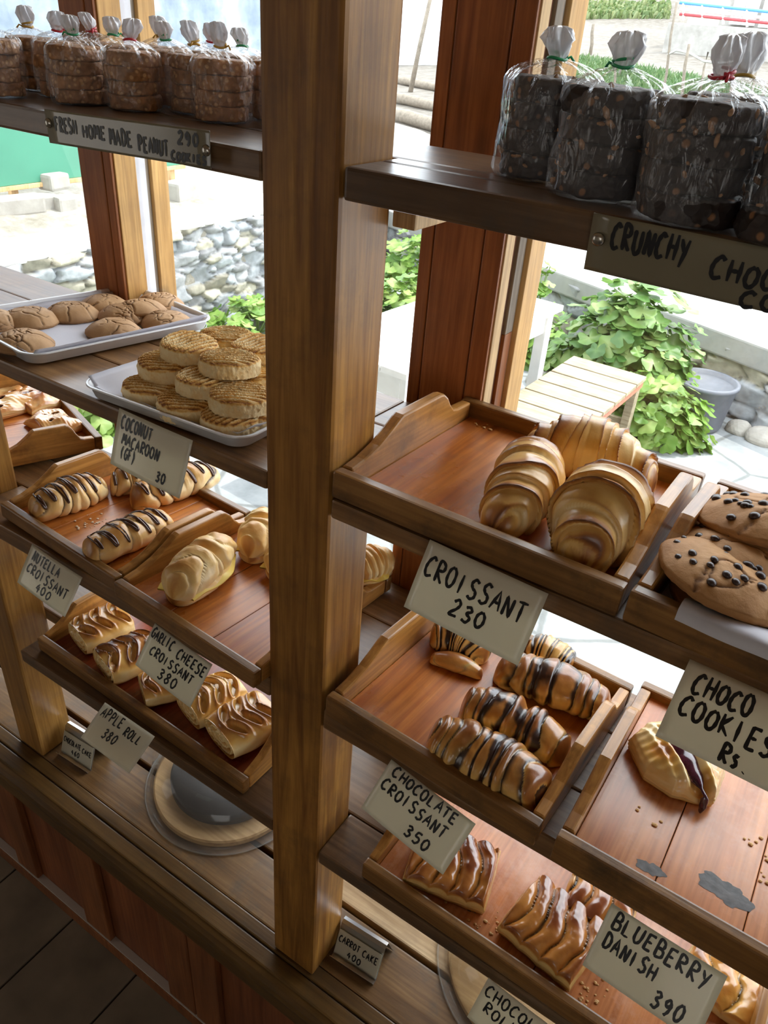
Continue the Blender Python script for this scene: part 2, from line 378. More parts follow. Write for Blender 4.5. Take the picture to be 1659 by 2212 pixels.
# ------------------------------------------------------------------ counter under the shelves
ct = empty('display_counter', (0, 0, 0), label='long low wooden display counter with red brown panelled front and worn top boards', cat='counter')
X0, X1 = U(-1.62), U(.62)
zt = Zu(-1.0)
bx('top_board', M['counter'], ct, X0, X1, U(.4135), U(.491), zt - .03, zt, .003)
bx('top_board', M['counter'], ct, X0, U(-.34), U(.499), U(.620), zt - .03, zt - .001, .003)
bx('top_board', M['counter_pale'], ct, U(-.338), X1, U(.499), U(.612), zt - .03, zt - .001, .003)
bx('under_board', M['void'], ct, X0, X1, U(.40), U(.610), zt - .05, zt - .031, 0)
bx('edge_strip', M['trim'], ct, X0, X1, U(.3945), U(.4128), zt - .03, zt + .0006, .0022)
bx('edge_strip', M['trim'], ct, X0, X1, U(.372), U(.3938), zt - .03, zt - .002, .003)
MB().prism([(U(.372), zt - .004), (U(.366), zt - .007), (U(.362), zt - .015), (U(.3622), zt - .03), (U(.3655), zt - .045), (U(.366), zt - .075), (U(.374), zt - .077), (U(.374), zt - .004)], 'x', X0, X1).build('nosing', M['trim'], ct)
py = U(.384)
bx('back_panel', M['panel'], ct, X0, X1, py, py + .012, .0, zt - .05, 0)
bx('bottom_rail', M['panel_stile'], ct, X0, X1, U(.370), py, .0, .036, .004)
bx('top_rail', M['panel_stile'], ct, X0, X1, U(.3745), py, zt - .09, zt - .05, .002)
bx('rail_ledge', plain('pale_ledge_dust', (.42, .36, .32), .8), ct, X0, X1, U(.3715), py, .0362, .0405, .001)
st = [(-.925, -.870), (-.742, -.682), (-.545, -.488), (-.487, -.4), (-.215, -.155), (.03, .09), (-1.11, -1.05), (-1.3, -1.24), (.28, .34)]
for a, b in st:
    if (a, b) == (-.487, -.4): continue
    bx('stile', M['panel_stile'], ct, U(a), U(b), U(.3725), py, .0405, zt - .075, .003)
a = -.487
bx('stile', M['panel_stile'], ct, U(-.4865), U(-.4345), U(.3725), py, .0405, zt - .075, .003)

# ------------------------------------------------------------------ posts and shelves of the rack
pc = empty('rack_post', P(-.318, .428, -1.0), label='thick varnished wooden post standing in the middle of the shelves', cat='post')
def local_box(o, name, mat, x0, x1, y0, y1, z0, z1, bev):
    c = o.location
    return bx(name, mat, o, x0 - c.x, x1 - c.x, y0 - c.y, y1 - c.y, z0 - c.z, z1 - c.z, bev)
local_box(pc, 'shaft', M['post'], U(-.3495), U(-.288), U(.398), U(.457), Zu(-1.0) + .001, CEIL - .002, .0045)
pl = empty('rack_post', P(-.857, .442, -1.0), label='golden brown wooden post at the left end of the shelves', cat='post')
local_box(pl, 'shaft', M['post_old'], U(-.886), U(-.8285), U(.4135), U(.468), Zu(-1.0) + .001, CEIL - .002, .004)

def shelf(name, z, th, tilt, boards, label, mat):
    o = empty(name, P(0, .40, z), (tilt, 0, 0), label=label, cat='shelf')
    for (nm, x0, x1, y0, y1, m) in boards:
        bx(nm, M[m or mat], o, U(x0), U(x1), U(y0 - .40), U(y1 - .40), -U(th), 0, .0028)
    return o
G = .0008
shelf('upper_shelf', -.074, .0185, 0, [('front_board', -.8275, -.3505, .40, .47, None), ('back_board', -1.25, -.3505, .4735, .530, None), ('rear_board', -1.25, -.415, .5305, .588, None), ('end_board', -1.25, -.8875, .40, .4725, None)], 'dark top shelf left of the middle post, under the bags of peanut cookies', 'shelf')
shelf('upper_shelf', -.074, .0195, 0, [('front_board', -.2865, .5, .40, .4375, None), ('back_board', -.3495, .5, .4585, .531, None), ('middle_board', -.2865, .5, .4382, .458, None)], 'dark top shelf right of the middle post, under the bags of dark chocolate cookies', 'shelf')
for sname, z, th, tl, bk, mt, ly, lr in [
    ('middle_shelf', -.3055, .0165, T_TILT, .607, 'shelf_warm', 'shelf under the two white metal trays of round cookies', 'shelf under the plain croissant tray and the chocolate chip cookie tray'),
    ('lower_shelf', -.5305, .0235, T_TILT, .607, 'shelf_warm', 'shelf under the trays of drizzled and cheese filled croissants', 'shelf under the chocolate croissant tray and the blueberry danish tray'),
    ('bottom_shelf', -.7455, .0195, 0, .600, 'shelf', 'lowest shelf on the left, under the long apple roll tray', 'lowest shelf on the right, under the long chocolate roll tray')]:
    x_l = -1.35 if sname != 'bottom_shelf' else -.8275
    L_ = [('front_board', -.8275, -.3505, .40, .4725, None), ('back_board', -1.35, -.3505, .5405, bk, None), ('middle_board', -1.35, -.3505, .4735, .54, None)]
    if sname != 'bottom_shelf': L_.append(('end_board', -1.35, -.8875, .40, .4725, None))
    else: L_[0] = ('front_board', -.8275 + .036, -.3505, .40, .4725, None); L_.append(('end_board', -1.35, -.8875, .42, .4725, None))
    shelf(sname, z, th, tl, L_, ly, mt)
    shelf(sname, z, th, tl, [('front_board', -.287, .5, .40, .458, None), ('middle_board', -.3495, .5, .459, .54, None), ('back_board', -.3495, .5, .5405, bk, None)], lr, mt)
cl = empty('shelf_cleat', P(-.285, .50, -.0975), label='pale wooden cleat under the top shelf beside the middle post', cat='bracket')
bx('batten', M['strip_pale'], cl, -.004, .018, -.048, .036, -.024, .0035, .002)
bt = empty('batten', P(-.36, .545, -.745), (0, 0, math.radians(-4)), label='thin pale batten lying on the lowest shelf behind the middle post', cat='batten')
bx('strip', M['strip_pale'], bt, -.012, .012, -.055, .055, .0005, .012, .001)

# ------------------------------------------------------------------ wooden trays
TR = {}
def tray(key, x, y, z, yaw, pitch, W, D, h, label, floor_h=.0085, floor_mat='tray_floor', hi=.0455, nseam=2, d_in=None):
    rot = Matrix.Rotation(math.radians(yaw), 3, 'Z') @ Matrix.Rotation(pitch, 3, 'X')
    nrm = rot @ Vector((0, 0, 1))
    loc = P(x, y, z) + nrm * .0012
    o = empty('pastry_tray', loc, rot, label, 'tray', 'wooden pastry trays')
    W, D, h, hi = U(W), U(D), U(h), U(hi); t = .0125
    bx('front_rail', M['tray_side'], o, 0, W, 0, t, 0, h, .0025)
    bx('back_rail', M['tray_side'], o, 0, W, D - t, D, 0, h, .0025)
    f = [(t + .0004, .0), (D - t - .0004, 0), (D - t - .0004, h - .0008)]
    q = [(.83, h + .0005), (.79, h + .10 * (hi - h)), (.755, h + .38 * (hi - h)), (.725, h + .72 * (hi - h)), (.69, hi - .0015), (.665, hi)]
    q2 = [(.375, hi), (.355, hi - .002), (.30, h + .66 * (hi - h)), (.22, h + .33 * (hi - h)), (.13, h + .11 * (hi - h))]
    prof = f + [(a * D, b) for a, b in q + q2] + [(t + .0004, h + .0006)]
    for nm, a, b in (('side_rail', .0006, t), ('side_rail', W - t, W - .0006)):
        so = MB().prism(prof, 'x', a, b).build(nm, M['tray'], o)
        bv = so.modifiers.new('round', 'BEVEL'); bv.width = .0022; bv.segments = 2; bv.limit_method = 'ANGLE'; bv.angle_limit = math.radians(50)
    mb = MB()
    xs = np.linspace(t, W - t, nseam + 1)
    for a, b in zip(xs[:-1], xs[1:]):
        mb.box(a + .0004, b - .0004, t - .001, D - t + .001, .002, floor_h, .0006, seg=1)
    mb.build('tray_floor', M[floor_mat], o)
    TR[key] = dict(loc=loc, rot=rot, inv=rot.transposed(), W=W, D=D, fh=floor_h)
    return o
def on_tray(key, uv, zo=None):            # tray-local point, on the tray floor (+zo), seen at a pixel
    t = TR[key]; z = t['fh'] if zo is None else t['fh'] + zo
    d = t['inv'] @ Vector(ray(*uv)); s = t['inv'] @ (Vector((0, 0, H)) - t['loc'])
    k = (z - s.z) / d.z
    return s + d * k
def put(o, key, lp, ang=0, tilt=(0, 0)):
    t = TR[key]
    R = t['rot'] @ Matrix.Rotation(ang, 3, 'Z') @ Matrix.Rotation(tilt[0], 3, 'X') @ Matrix.Rotation(tilt[1], 3, 'Y')
    o.matrix_world = Matrix.Translation(t['loc'] + t['rot'] @ Vector(lp)) @ R.to_4x4()
    return o
tray('T1', -.2865, .3985, -.3035, -.5, T_TILT, .2215, .208, .022, 'wooden tray holding three plain croissants, half of it empty')
tray('T2', -.0615, .397, -.3035, -2.6, T_TILT, .22, .205, .023, 'wooden tray lined with paper and piled with chocolate chip cookies')
tray('T3', -.281, .393, -.5285, -2.9, T_TILT, .209, .206, .023, 'wooden tray of chocolate filled croissants below the plain croissants')
tray('T4', -.058, .380, -.5285, -.6, T_TILT, .205, .215, .028, 'wooden tray with a stained pale floor and one blueberry danish', floor_h=.024, floor_mat='tray_floor_pale', nseam=3)
tray('T5', -.234, .403, -.745, -1.2, 0, .372, .16, .022, 'long wooden tray of chocolate braid slices on the lowest shelf', floor_mat='tray_floor_pale', nseam=2, floor_h=.012)
tray('T6', -.774, .409, -.5285, -3.6, T_TILT, .216, .198, .0185, 'wooden tray of croissants drizzled with chocolate', nseam=3)
tray('T7', -.5555, .391, -.5285, -3.6, T_TILT, .2045, .214, .0185, 'wooden tray of cheese filled croissants left of the middle post', nseam=3, floor_h=.012, floor_mat='tray_floor')
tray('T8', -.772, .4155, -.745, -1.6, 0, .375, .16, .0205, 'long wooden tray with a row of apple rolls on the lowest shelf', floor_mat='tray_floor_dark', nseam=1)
tray('T9', -1.0845, .5415, -.5285, -19, T_TILT, .225, .140, .0205, 'wooden tray of glazed fruit slices behind the left post', nseam=2)
# ------------------------------------------------------------------ pastries
M['croissant'] = food('butter_croissant', [(.92, .70, .34), (.80, .48, .14), (.46, .18, .04), (.17, .055, .018)], rough=.36, coat=.25, var=.22)
M['choc_croissant'] = food('chocolate_croissant', [(.93, .73, .36), (.82, .50, .15), (.56, .24, .05), (.30, .10, .025)], (.035, .014, .009), rough=.28, coat=.5, var=.24)
M['drizzle_croissant'] = food('drizzled_croissant_dough', [(.92, .70, .36), (.80, .49, .17), (.54, .25, .06), (.28, .10, .03)], (.06, .022, .012), rough=.36, coat=.25, var=.22)
M['cheese_croissant'] = food('pale_cheese_croissant', [(.92, .76, .45), (.82, .54, .20), (.62, .30, .075), (.40, .16, .04)], rough=.42, coat=.15, var=.2)
M['apple'] = food('glazed_apple_roll', [(.93, .72, .36), (.80, .46, .12), (.52, .20, .04), (.15, .040, .012)], (.62, .40, .13), rough=.26, coat=.6, var=.26)
M['braid'] = food('glazed_chocolate_braid', [(.86, .58, .22), (.58, .24, .05), (.25, .065, .018), (.08, .020, .010)], (.02, .009, .006), rough=.2, coat=.9, var=.26)
M['danish'] = food('blueberry_danish_dough', [(.88, .68, .34), (.78, .46, .12), (.62, .26, .045), (.30, .10, .03)], rough=.24, coat=.7, var=.24)
M['fruitslice'] = food('glazed_fruit_slice', [(.84, .60, .28), (.72, .36, .12), (.50, .17, .07), (.28, .08, .04)], (.05, .012, .014), rough=.2, coat=.9, var=.26)
M['ginger'] = food('ginger_cookie', [(.58, .345, .165), (.47, .265, .118), (.32, .165, .068), (.13, .06, .025)], (.07, .03, .012), rough=.7, nscale=140, bumpd=.0006, var=.2)
M['chipcookie'] = food('chocolate_chip_cookie_dough', [(.58, .31, .115), (.48, .235, .075), (.34, .15, .045), (.16, .07, .024)], (.12, .05, .02), rough=.7, nscale=120, bumpd=.001, bs=.7, var=.24)
M['macaroon'] = food('coconut_macaroon', [(.92, .74, .42), (.82, .50, .15), (.60, .28, .055), (.28, .10, .025)], rough=.75, nscale=230, bumpd=.0011, bs=.9, var=.36)
M['chip'] = plain('chocolate_chip', (.045, .022, .016), .35)
M['drizzle'] = plain('chocolate_drizzle', (.085, .036, .020), .22, coat=.4)
M['cheese'] = plain('yellow_cheese', (.86, .62, .13), .4)
M['jam'] = plain('blueberry_jam', (.055, .010, .022), .12, coat=.8, noise=.5, nscale=160)

def crois_surface(L, r, bend=0.0, nl=4, hz=.85, slant=.45, rid=.12, tip=.45, seed=0, choc=0.0, brown=.5, nu=190, nv=64, notch=0.0, curl=0.0, power=1.0, mode='lip', warp=.07, cw=.17):
    rg = np.random.default_rng(seed); u6 = lambda: rg.uniform(0, 6.28)
    t = np.linspace(-1, 1, nu)[:, None]; th = np.linspace(0, 2 * np.pi, nv, endpoint=False)[None, :]
    env = tip + (1 - tip) * np.cos(t * np.pi / 2).clip(0) ** power
    e = ((np.abs(t) - .84) / .16).clip(0, 1); cap = np.sqrt((1 - e ** 2.2).clip(.0006)); env = env * cap
    xx = np.broadcast_to(t, (nu, nv)); ct, st_ = np.cos(th) + 0 * t, np.sin(th) + 0 * t
    pos = np.stack([xx * L * 20, ct, st_], -1); nz = fbm(pos, seed + 3, 1.7, 4); n2 = fbm(pos, seed + 7, 3.4, 4)
    a1, a2, a3 = u6(), u6(), u6()
    s = np.abs(t + .06 * np.sin(a1)) * nl + slant * np.sin(th + a1) * np.clip(np.abs(t) * 3, 0, 1) + .10 * np.sin(3 * th + a2) + .16 * nz + .28 * np.sin(t * nl * 2.1 + a3) + .5
    seg = np.floor(s); fr = s - seg
    amp = .75 + .45 * np.sin(seg * 2.7 + a2); 
    if mode == 'lip':
        rise = np.where(fr < .86, (fr / .86) ** 1.4, np.clip(1 - (fr - .86) / .14, 0, 1)); bul = rise
    else:
        bul = np.sin(np.pi * np.clip(fr, 0, 1)) ** .5; rise = bul
    stri = fbm(np.stack([s * 13, ct * .5, st_ * .5], -1), seed + 5, 1.5, 3)
    lay = 1 + rid * amp * (bul - .55) * (1 - .8 * e)
    rr = r * env * lay * (1 + warp * nz + .02 * n2 + .010 * stri)
    if notch: rr = rr * (1 - notch * np.exp(-((t - .08) / .085) ** 2) * (.45 + .55 * np.sin(th)))
    cz = r * env * hz * .82
    x = L / 2 * t + 0 * th; y = rr * np.cos(th); z = cz + rr * hz * np.sin(th)
    if mode == 'lip': x = x + np.sign(t) * rise * amp * r * .16 * (1 - e)
    yb = bend * (t ** 2) + curl * t ** 3 + 0 * th; slope = (2 * bend * t + 3 * curl * t ** 2) / (L / 2)
    x = x - y * np.sin(np.arctan(slope)); y = y * np.cos(np.arctan(slope)) + yb
    zb = z.copy(); z = np.where(z < .0006, .0006 + (z - .0006) * .03, z).clip(0, None)
    top = np.clip((st_ + .35) / 1.35, 0, 1)
    if mode == 'lip':
        R = brown * (.06 + top ** 1.2 * (.22 + .75 * rise ** 1.6 * amp + .35 * np.clip(nz, 0, 1))) + .10 * nz + .06 * stri
        R = R + .38 * brown * top * np.exp(-((fr - .84) / .07) ** 2) * amp
        R = np.where((fr < .16) | (fr > .97), R * .45, R)
    else:
        R = brown * (.10 + 1.05 * top ** 1.4 * (.35 + .75 * bul) * (.75 + .5 * amp * .6)) + .18 * nz + .06 * stri
        R = R * (1 - .5 * np.clip(1 - np.minimum(fr, 1 - fr) / .1, 0, 1))
    R = R + brown * (.55 * e ** .7 * top * (.6 + .8 * np.clip(n2 + .3, 0, 1)))
    R = np.where(zb < .002, R * .4 + .42, R)
    G = np.zeros_like(R)
    if choc:
        lines = np.array([.0, 1, .55, 1, .25, 1, .8])[(seg.astype(int) * 5 + seed) % 7]
        G = np.clip(1 - np.minimum(fr, 1 - fr) / (cw * (.55 + .9 * np.clip(n2 + .45, 0, 1.2))), 0, 1) * lines * (1 - .75 * e)
        G = np.clip(G * 2.6 * choc - .15, 0, 1) * np.clip(1.2 - .5 * (st_ < -.2), 0, 1)
    V = np.stack([x, y, z], -1).reshape(-1, 3)
    col = np.stack([R.clip(0, 1), G.clip(0, 1), 0 * R], -1).reshape(-1, 3)
    F = gridF(nu, nv, False, True) + [tuple(range(nv))[::-1], tuple((nu - 1) * nv + k for k in range(nv))]
    return V, F, col, (nu, nv)
def place2(key, a, b, ext=1.0, off=0):        # two floor points (pixels) -> mid, angle, length
    A, B = on_tray(key, a), on_tray(key, b); d = B - A
    return (A + B) / 2 + Vector((0, 0, off)), math.atan2(d.y, d.x), math.hypot(d.x, d.y) * ext
def croissant(key, a, b, mat, label, name='croissant', r=.030, group=None, off=0.0, tilt=(0, 0), **kw):
    mid, ang, L = place2(key, a, b)
    mid.z += off
    V, F, col, sh = crois_surface(L, r, **kw)
    o = empty(name, label=label, cat='pastry', group=group)
    npmesh('dough', V, F, M[mat], o, True, col)
    put(o, key, mid, ang, tilt)
    return o, V.reshape(sh[0], sh[1], 3), L
g = 'plain croissants'
croissant('T1', (1128, 985), (1408, 1062), 'croissant', 'plain croissant lying crosswise at the back of the half empty tray', r=.0345, group=g, bend=-.014, nl=5.2, brown=.85, seed=11, tip=.46, rid=.15, power=1.1, hz=.92)
croissant('T1', (1158, 1012), (1090, 1180), 'croissant', 'plain croissant in front on the left, its tip pointing at the front rail', r=.0305, group=g, bend=-.012, nl=4.6, brown=.86, seed=12, tip=.46, rid=.19, hz=1.0, power=1.0)
croissant('T1', (1318, 1118), (1238, 1238), 'croissant', 'plain croissant in front on the right with a dark crest on its hump', r=.0375, group=g, bend=.006, nl=4.4, brown=.95, seed=13, tip=.44, rid=.19, hz=1.04, power=1.15)

g = 'chocolate croissants'; k = dict(nl=4.4, choc=1.0, rid=.20, tip=.66, power=.7, mode='bulge', slant=.5, warp=.13, cw=.44)
croissant('T3', (935, 1380), (1050, 1425), 'choc_croissant', 'chocolate croissant at the back left under the hanging croissant card', r=.0225, group=g, bend=-.010, brown=.62, seed=21, **k)
croissant('T3', (930, 1424), (1042, 1462), 'choc_croissant', 'flat folded end of pastry lying in front of the back left chocolate croissant', 'pastry_end', r=.0125, group=None, bend=-.004, brown=.7, seed=26, nl=1.2, choc=.25, rid=.05, tip=.55, hz=.8, mode='bulge')
croissant('T3', (1068, 1458), (1312, 1548), 'choc_croissant', 'long chocolate croissant lying along the back rail on the right', r=.0265, group=g, bend=-.006, brown=.85, seed=22, **k)
croissant('T3', (1135, 1412), (1235, 1456), 'choc_croissant', 'pale chocolate croissant half hidden behind the long one at the back rail', r=.0225, group=g, bend=0, brown=.5, seed=23, **k)
croissant('T3', (1000, 1530), (1222, 1640), 'choc_croissant', 'chocolate croissant in the middle of the heap with a split waist', r=.0265, group=g, bend=-.010, brown=.8, seed=24, notch=.42, **k)
croissant('T3', (930, 1600), (1172, 1735), 'choc_croissant', 'large chocolate croissant nearest the front rail', r=.0290, group=g, bend=-.010, brown=.8, seed=29, **k)

def drizzle(o, G, L, seed, n=9):
    rg = np.random.default_rng(seed); nu, nv = G.shape[:2]
    pts = []; m = n * 14
    for i in range(m):
        f = i / (m - 1); w = math.sin(f * n * math.pi * 1.0 + rg.uniform(-.15, .15))
        u = .07 + .86 * f + .045 * math.sin(f * n * math.pi * 1.0 + 1.2)
        th = math.pi / 2 + w * (1.15 + .25 * math.sin(f * 17 + seed))
        iu = min(nu - 1, max(0, int(u * (nu - 1)))); iv = int((th / (2 * math.pi)) * nv) % nv
        p = G[iu, iv]; c = G[iu].mean(0); d = p - c; d = d / (np.linalg.norm(d) + 1e-9)
        pts.append(p + d * .0009)
    P_ = np.array(pts)
    for _ in range(2): P_[1:-1] = (P_[:-2] + 2 * P_[1:-1] + P_[2:]) / 4
    rr = .0019 + .0007 * np.sin(np.linspace(0, 25, m) + seed)
    MB().tube(P_, rr, 8).build('chocolate_drizzle', M['drizzle'], o, True)
g = 'chocolate drizzled croissants'; k = dict(nl=2.5, rid=.26, tip=.64, power=.75, choc=.5, slant=.4, warp=.11, mode='bulge', cw=.12)
for i, (a, b, r, lab) in enumerate([((72, 1126), (228, 1066), .0275, 'chocolate drizzled croissant in the front left corner of its tray'),
        ((190, 1222), (366, 1138), .0265, 'chocolate drizzled croissant nearest the front rail, pointing to the right corner'),
        ((290, 1102), (468, 1036), .0275, 'long chocolate drizzled croissant lying under the coconut card'),
        ((240, 1066), (312, 1050), .0235, 'short chocolate drizzled croissant between two longer ones at the back')]):
    o, Gp, L = croissant('T6', a, b, 'drizzle_croissant', lab, 'drizzled_croissant', r=r, group=g, bend=.004, brown=.55, seed=31 + i, **k)
    drizzle(o, Gp, L, 40 + i, 14 if i != 3 else 7)

g = 'cheese filled croissants'; k = dict(nl=2.4, rid=.24, tip=.64, power=.8, brown=.50, slant=.7, warp=.17, notch=.30, mode='bulge')
def cheese_croissant(key, a, b, r, seed, label, bend=.006):
    o, Gp, L = croissant(key, a, b, 'cheese_croissant', label, 'cheese_croissant', r=r, group=g, bend=bend, seed=seed, off=.010, **k)
    V, F, col, sh = crois_surface(L * .98, r * .98, bend=bend, seed=seed + 1, brown=.75, nl=1.5, rid=.03, tip=.60, power=.75, nu=70, nv=36, hz=.5, mode='bulge')
    V[:, 2] -= .0098
    npmesh('bottom_half', V, F, M['cheese_croissant'], o, True, col)
    n = 26; t = np.linspace(-.90, .90, n); w = r * (.62 + .38 * np.cos(t * np.pi / 2) ** .7) * 1.12
    yb = bend * t ** 2; zz = .0085 + .0012 * np.sin(t * 9 + seed)
    A = [(L / 2 * t[i], yb[i] - w[i] - .002 * math.sin(5 * t[i] + seed), zz[i] - .003) for i in range(n)]; B = [(L / 2 * t[i], yb[i] + w[i] + .002 * math.sin(6 * t[i]), zz[i] - .003) for i in range(n)]
    C_ = [(L / 2 * t[i], yb[i], zz[i]) for i in range(n)]
    Vv = A + C_ + B; Vv = Vv + [(x, y, z - .002) for x, y, z in Vv]; m = 3 * n
    FF = []
    for i in range(n - 1):
        for q in (0, n): FF += [(q + i, q + i + 1, q + n + i + 1, q + n + i), (m + q + i, m + q + n + i, m + q + n + i + 1, m + q + i + 1)]
        FF += [(i, m + i, m + i + 1, i + 1), (2 * n + i, 2 * n + i + 1, m + 2 * n + i + 1, m + 2 * n + i)]
    npmesh('cheese_slice', Vv, FF, M['cheese'], o, True)
    return o
cheese_croissant('T7', (382, 1312), (490, 1206), .0300, 51, 'cheese filled croissant near the front rail, well left of the middle post')
cheese_croissant('T7', (546, 1220), (578, 1142), .0265, 53, 'cheese filled croissant at the back of its tray, touching the middle post in view')
cheese_croissant('T7', (596, 1262), (655, 1200), .0250, 55, 'cheese filled croissant hidden mostly behind the middle post')
cheese_croissant('T7', (760, 1262), (832, 1236), .0255, 57, 'cheese filled croissant in the back right tray corner, right of the middle post')

# rolled puff pastry with open ends and slashed top
def apple_roll(key, c, ang, w, h, L, seed, dark, label, slits=3):
    rg = np.random.default_rng(seed); nu, nv, ne = 84, 96, 26
    th = np.linspace(0, 2 * np.pi, nv, endpoint=False)
    sup = lambda p: np.sign(p) * np.abs(p) ** .70
    cx, cz = sup(np.cos(th)), sup(np.sin(th))
    rows = []; cols = []
    ys = np.linspace(-L / 2, L / 2, nu)
    for i, y in enumerate(ys):
        f = y / L * 2; k = 1 - .10 * abs(f) ** 3 + .02 * math.sin(f * 5 + seed)
        X = cx * w / 2 * k; Z = h / 2 + cz * h / 2 * (k if True else 1)
        P3 = np.stack([X * 30, np.full(nv, y * 30), Z * 30], -1); nz = fbm(P3, seed, 1.6, 4); f2 = fbm(np.stack([X * 30, np.full(nv, y * 150), Z * 200], -1), seed + 2, .6, 3)
        topm = np.clip((cz - .35) / .5, 0, 1)
        G = np.zeros(nv); RG = np.zeros(nv)
        for sidx in range(slits):
            yc = (sidx - (slits - 1) / 2) * L / (slits + .15) + .004 * np.sin(seed + sidx)
            for sx in (-1, 1):
                a = sx * X - w * .20; p = a * .86 + (y - yc) * .5 * (1 if seed % 2 else -1); q = -a * .5 * (1 if seed % 2 else -1) + (y - yc) * .86
                d = (p / (w * .20)) ** 2 + (q / (L * .062)) ** 2
                G = np.maximum(G, np.clip(1.3 - d * (1 + .25 * nz), 0, 1) * topm); RG = np.maximum(RG, np.exp(-((d - 2.1) / .9) ** 2) * topm)
        X = X * (1 + .03 * nz + .012 * f2); Z = Z + (.0022 * nz + .0008 * f2) * (Z > .004) - .0075 * np.clip(G * 1.5, 0, 1) + .0026 * RG + .004 * topm * (1 - f * f) * (1 - (X / (w / 2)) ** 2)
        yy = y + .0018 * f2 * abs(f) ** 4
        Z = np.where(Z < .0005, .0005, Z)
        R = dark * (topm * (.48 + .5 * nz + .35 * RG) + .10) + .10 * f2 - .12 * (1 - topm) + .1
        R = np.where(G > .12, R * .6 + .1, R)
        rows.append(np.stack([X, np.full(nv, yy) if np.isscalar(yy) else yy, Z], -1)); cols.append(np.stack([R.clip(0, 1), np.clip(G * 1.6 - .35, 0, 1), 0 * R], -1))
    V = np.concatenate(rows); C = np.concatenate(cols); F = gridF(nu, nv, False, True)
    for e, ring0 in ((-1, 0), (1, nu - 1)):      # rolled ends: a spiral of thin leaves
        base = ring0 * nv; prev = list(range(base, base + nv)); ctr = np.array([0, rows[ring0][:, 1].mean(), h * .48])
        for j in range(1, ne + 1):
            s = 1 - j / (ne + .6); ph = (s * 3.4 + th / (2 * np.pi)) % 1.0
            leaf = np.sin(np.pi * ph) ** 1.6
            R0 = rows[ring0]; X = R0[:, 0] * s; Z = ctr[2] + (R0[:, 2] - ctr[2]) * s
            Y = R0[:, 1] + e * (-.011 * (1 - leaf) * (1 if j > 1 else .3) - .003 * (1 - s)) + .0015 * rg.normal(size=nv) * .4
            fill = np.clip((.35 - leaf) * 3, 0, 1) * np.clip(1.25 - s * 1.1, 0, 1)
            start = len(V); V = np.concatenate([V, np.stack([X, Y, Z], -1)])
            C = np.concatenate([C, np.stack([.05 + .62 * (1 - leaf) + .08 * rg.random(nv), fill * .6, .35 * leaf], -1)])
            cur = list(range(start, start + nv))
            for q in range(nv): F.append((prev[q], prev[(q + 1) % nv], cur[(q + 1) % nv], cur[q]))
            prev = cur
        F.append(tuple(prev))
    o = npmesh('apple_roll', V, F, M['apple'], None, True, C)
    tag(o, label, 'pastry', 'apple rolls')
    lp = on_tray(key, c); put(o, key, lp, ang); return o
an = math.radians
apple_roll('T8', (224, 1376), an(-12), .076, .040, .082, 61, .62, 'apple roll at the far left end of the row')
apple_roll('T8', (283, 1438), an(-14), .078, .042, .086, 62, 1.55, 'nearly burnt apple roll, second from the left end')
apple_roll('T8', (352, 1498), an(-28), .064, .034, .060, 63, .85, 'small flat apple roll in the middle of the row, below the garlic card')
apple_roll('T8', (462, 1528), an(-14), .074, .039, .084, 64, .68, 'apple roll second from the middle post')
apple_roll('T8', (530, 1586), an(-12), .082, .045, .086, 65, .66, 'apple roll nearest the middle post, its spiral end facing out')

# slab pastries: outline + height field
def slab(name, w, d, hf, mat, seed, n=90, edge=.5, outline=None, side_pale=True):
    u = np.linspace(-1, 1, n); X, Y = np.meshgrid(u, u, indexing='ij')
    if outline is None: x = X * w / 2; y = Y * d / 2
    else: x, y = outline(X, Y)
    e = np.maximum(np.abs(X), np.abs(Y))
    hgt, R, G = hf(X, Y, x, y)
    lip = np.clip((1 - e) / (.07 * edge + 1e-6), 0, 1) ** .5
    z = hgt * (.80 + .20 * lip)
    nz = fbm(np.stack([x * 60, y * 60, 0 * x], -1), seed, 1.5, 4); z = z + .0012 * nz
    Vt = np.stack([x, y, z], -1).reshape(-1, 3); C = np.stack([(R + .12 * nz).clip(0, 1), G.clip(0, 1), 0 * R], -1).reshape(-1, 3)
    F = gridF(n, n)
    bd = [i * n for i in range(n)] + [(n - 1) * n + j for j in range(1, n)] + [i * n + n - 1 for i in range(n - 2, -1, -1)] + [j for j in range(n - 2, 0, -1)]
    V = Vt; prev = bd; m = len(bd); base = Vt[bd]; rgx = np.random.default_rng(seed)
    ns = 9
    for s in range(1, ns + 1):
        f = s / ns; lay = .0010 * math.sin(s * 2.6) ; c0 = base[:, :2].mean(0)
        q = base.copy(); dirn = (q[:, :2] - c0); dirn /= np.linalg.norm(dirn, axis=1)[:, None] + 1e-9
        wob = fbm(np.stack([q[:, 0] * 90, q[:, 1] * 90, np.full(m, s * 1.0)], -1), seed + 9, 1.2, 3)
        q[:, :2] += dirn * (.0022 * math.sin(math.pi * min(1, f * 1.1)) + lay + .0011 * wob)[:, None]
        q[:, 2] = base[:, 2] * (1 - f) + .0006 * f
        st = len(V); V = np.concatenate([V, q])
        rr = (.10 + .25 * (f > .85) + .10 * wob) if side_pale else .45 + .15 * wob
        C = np.concatenate([C, np.stack([np.broadcast_to(rr, m).clip(0, 1), np.zeros(m), np.full(m, .0)], -1)])
        cur = list(range(st, st + m))
        for k in range(m): F.append((prev[k], prev[(k + 1) % m], cur[(k + 1) % m], cur[k]))
        prev = cur
    F.append(tuple(prev))
    return npmesh(name, V, F, mat, None, True, C)
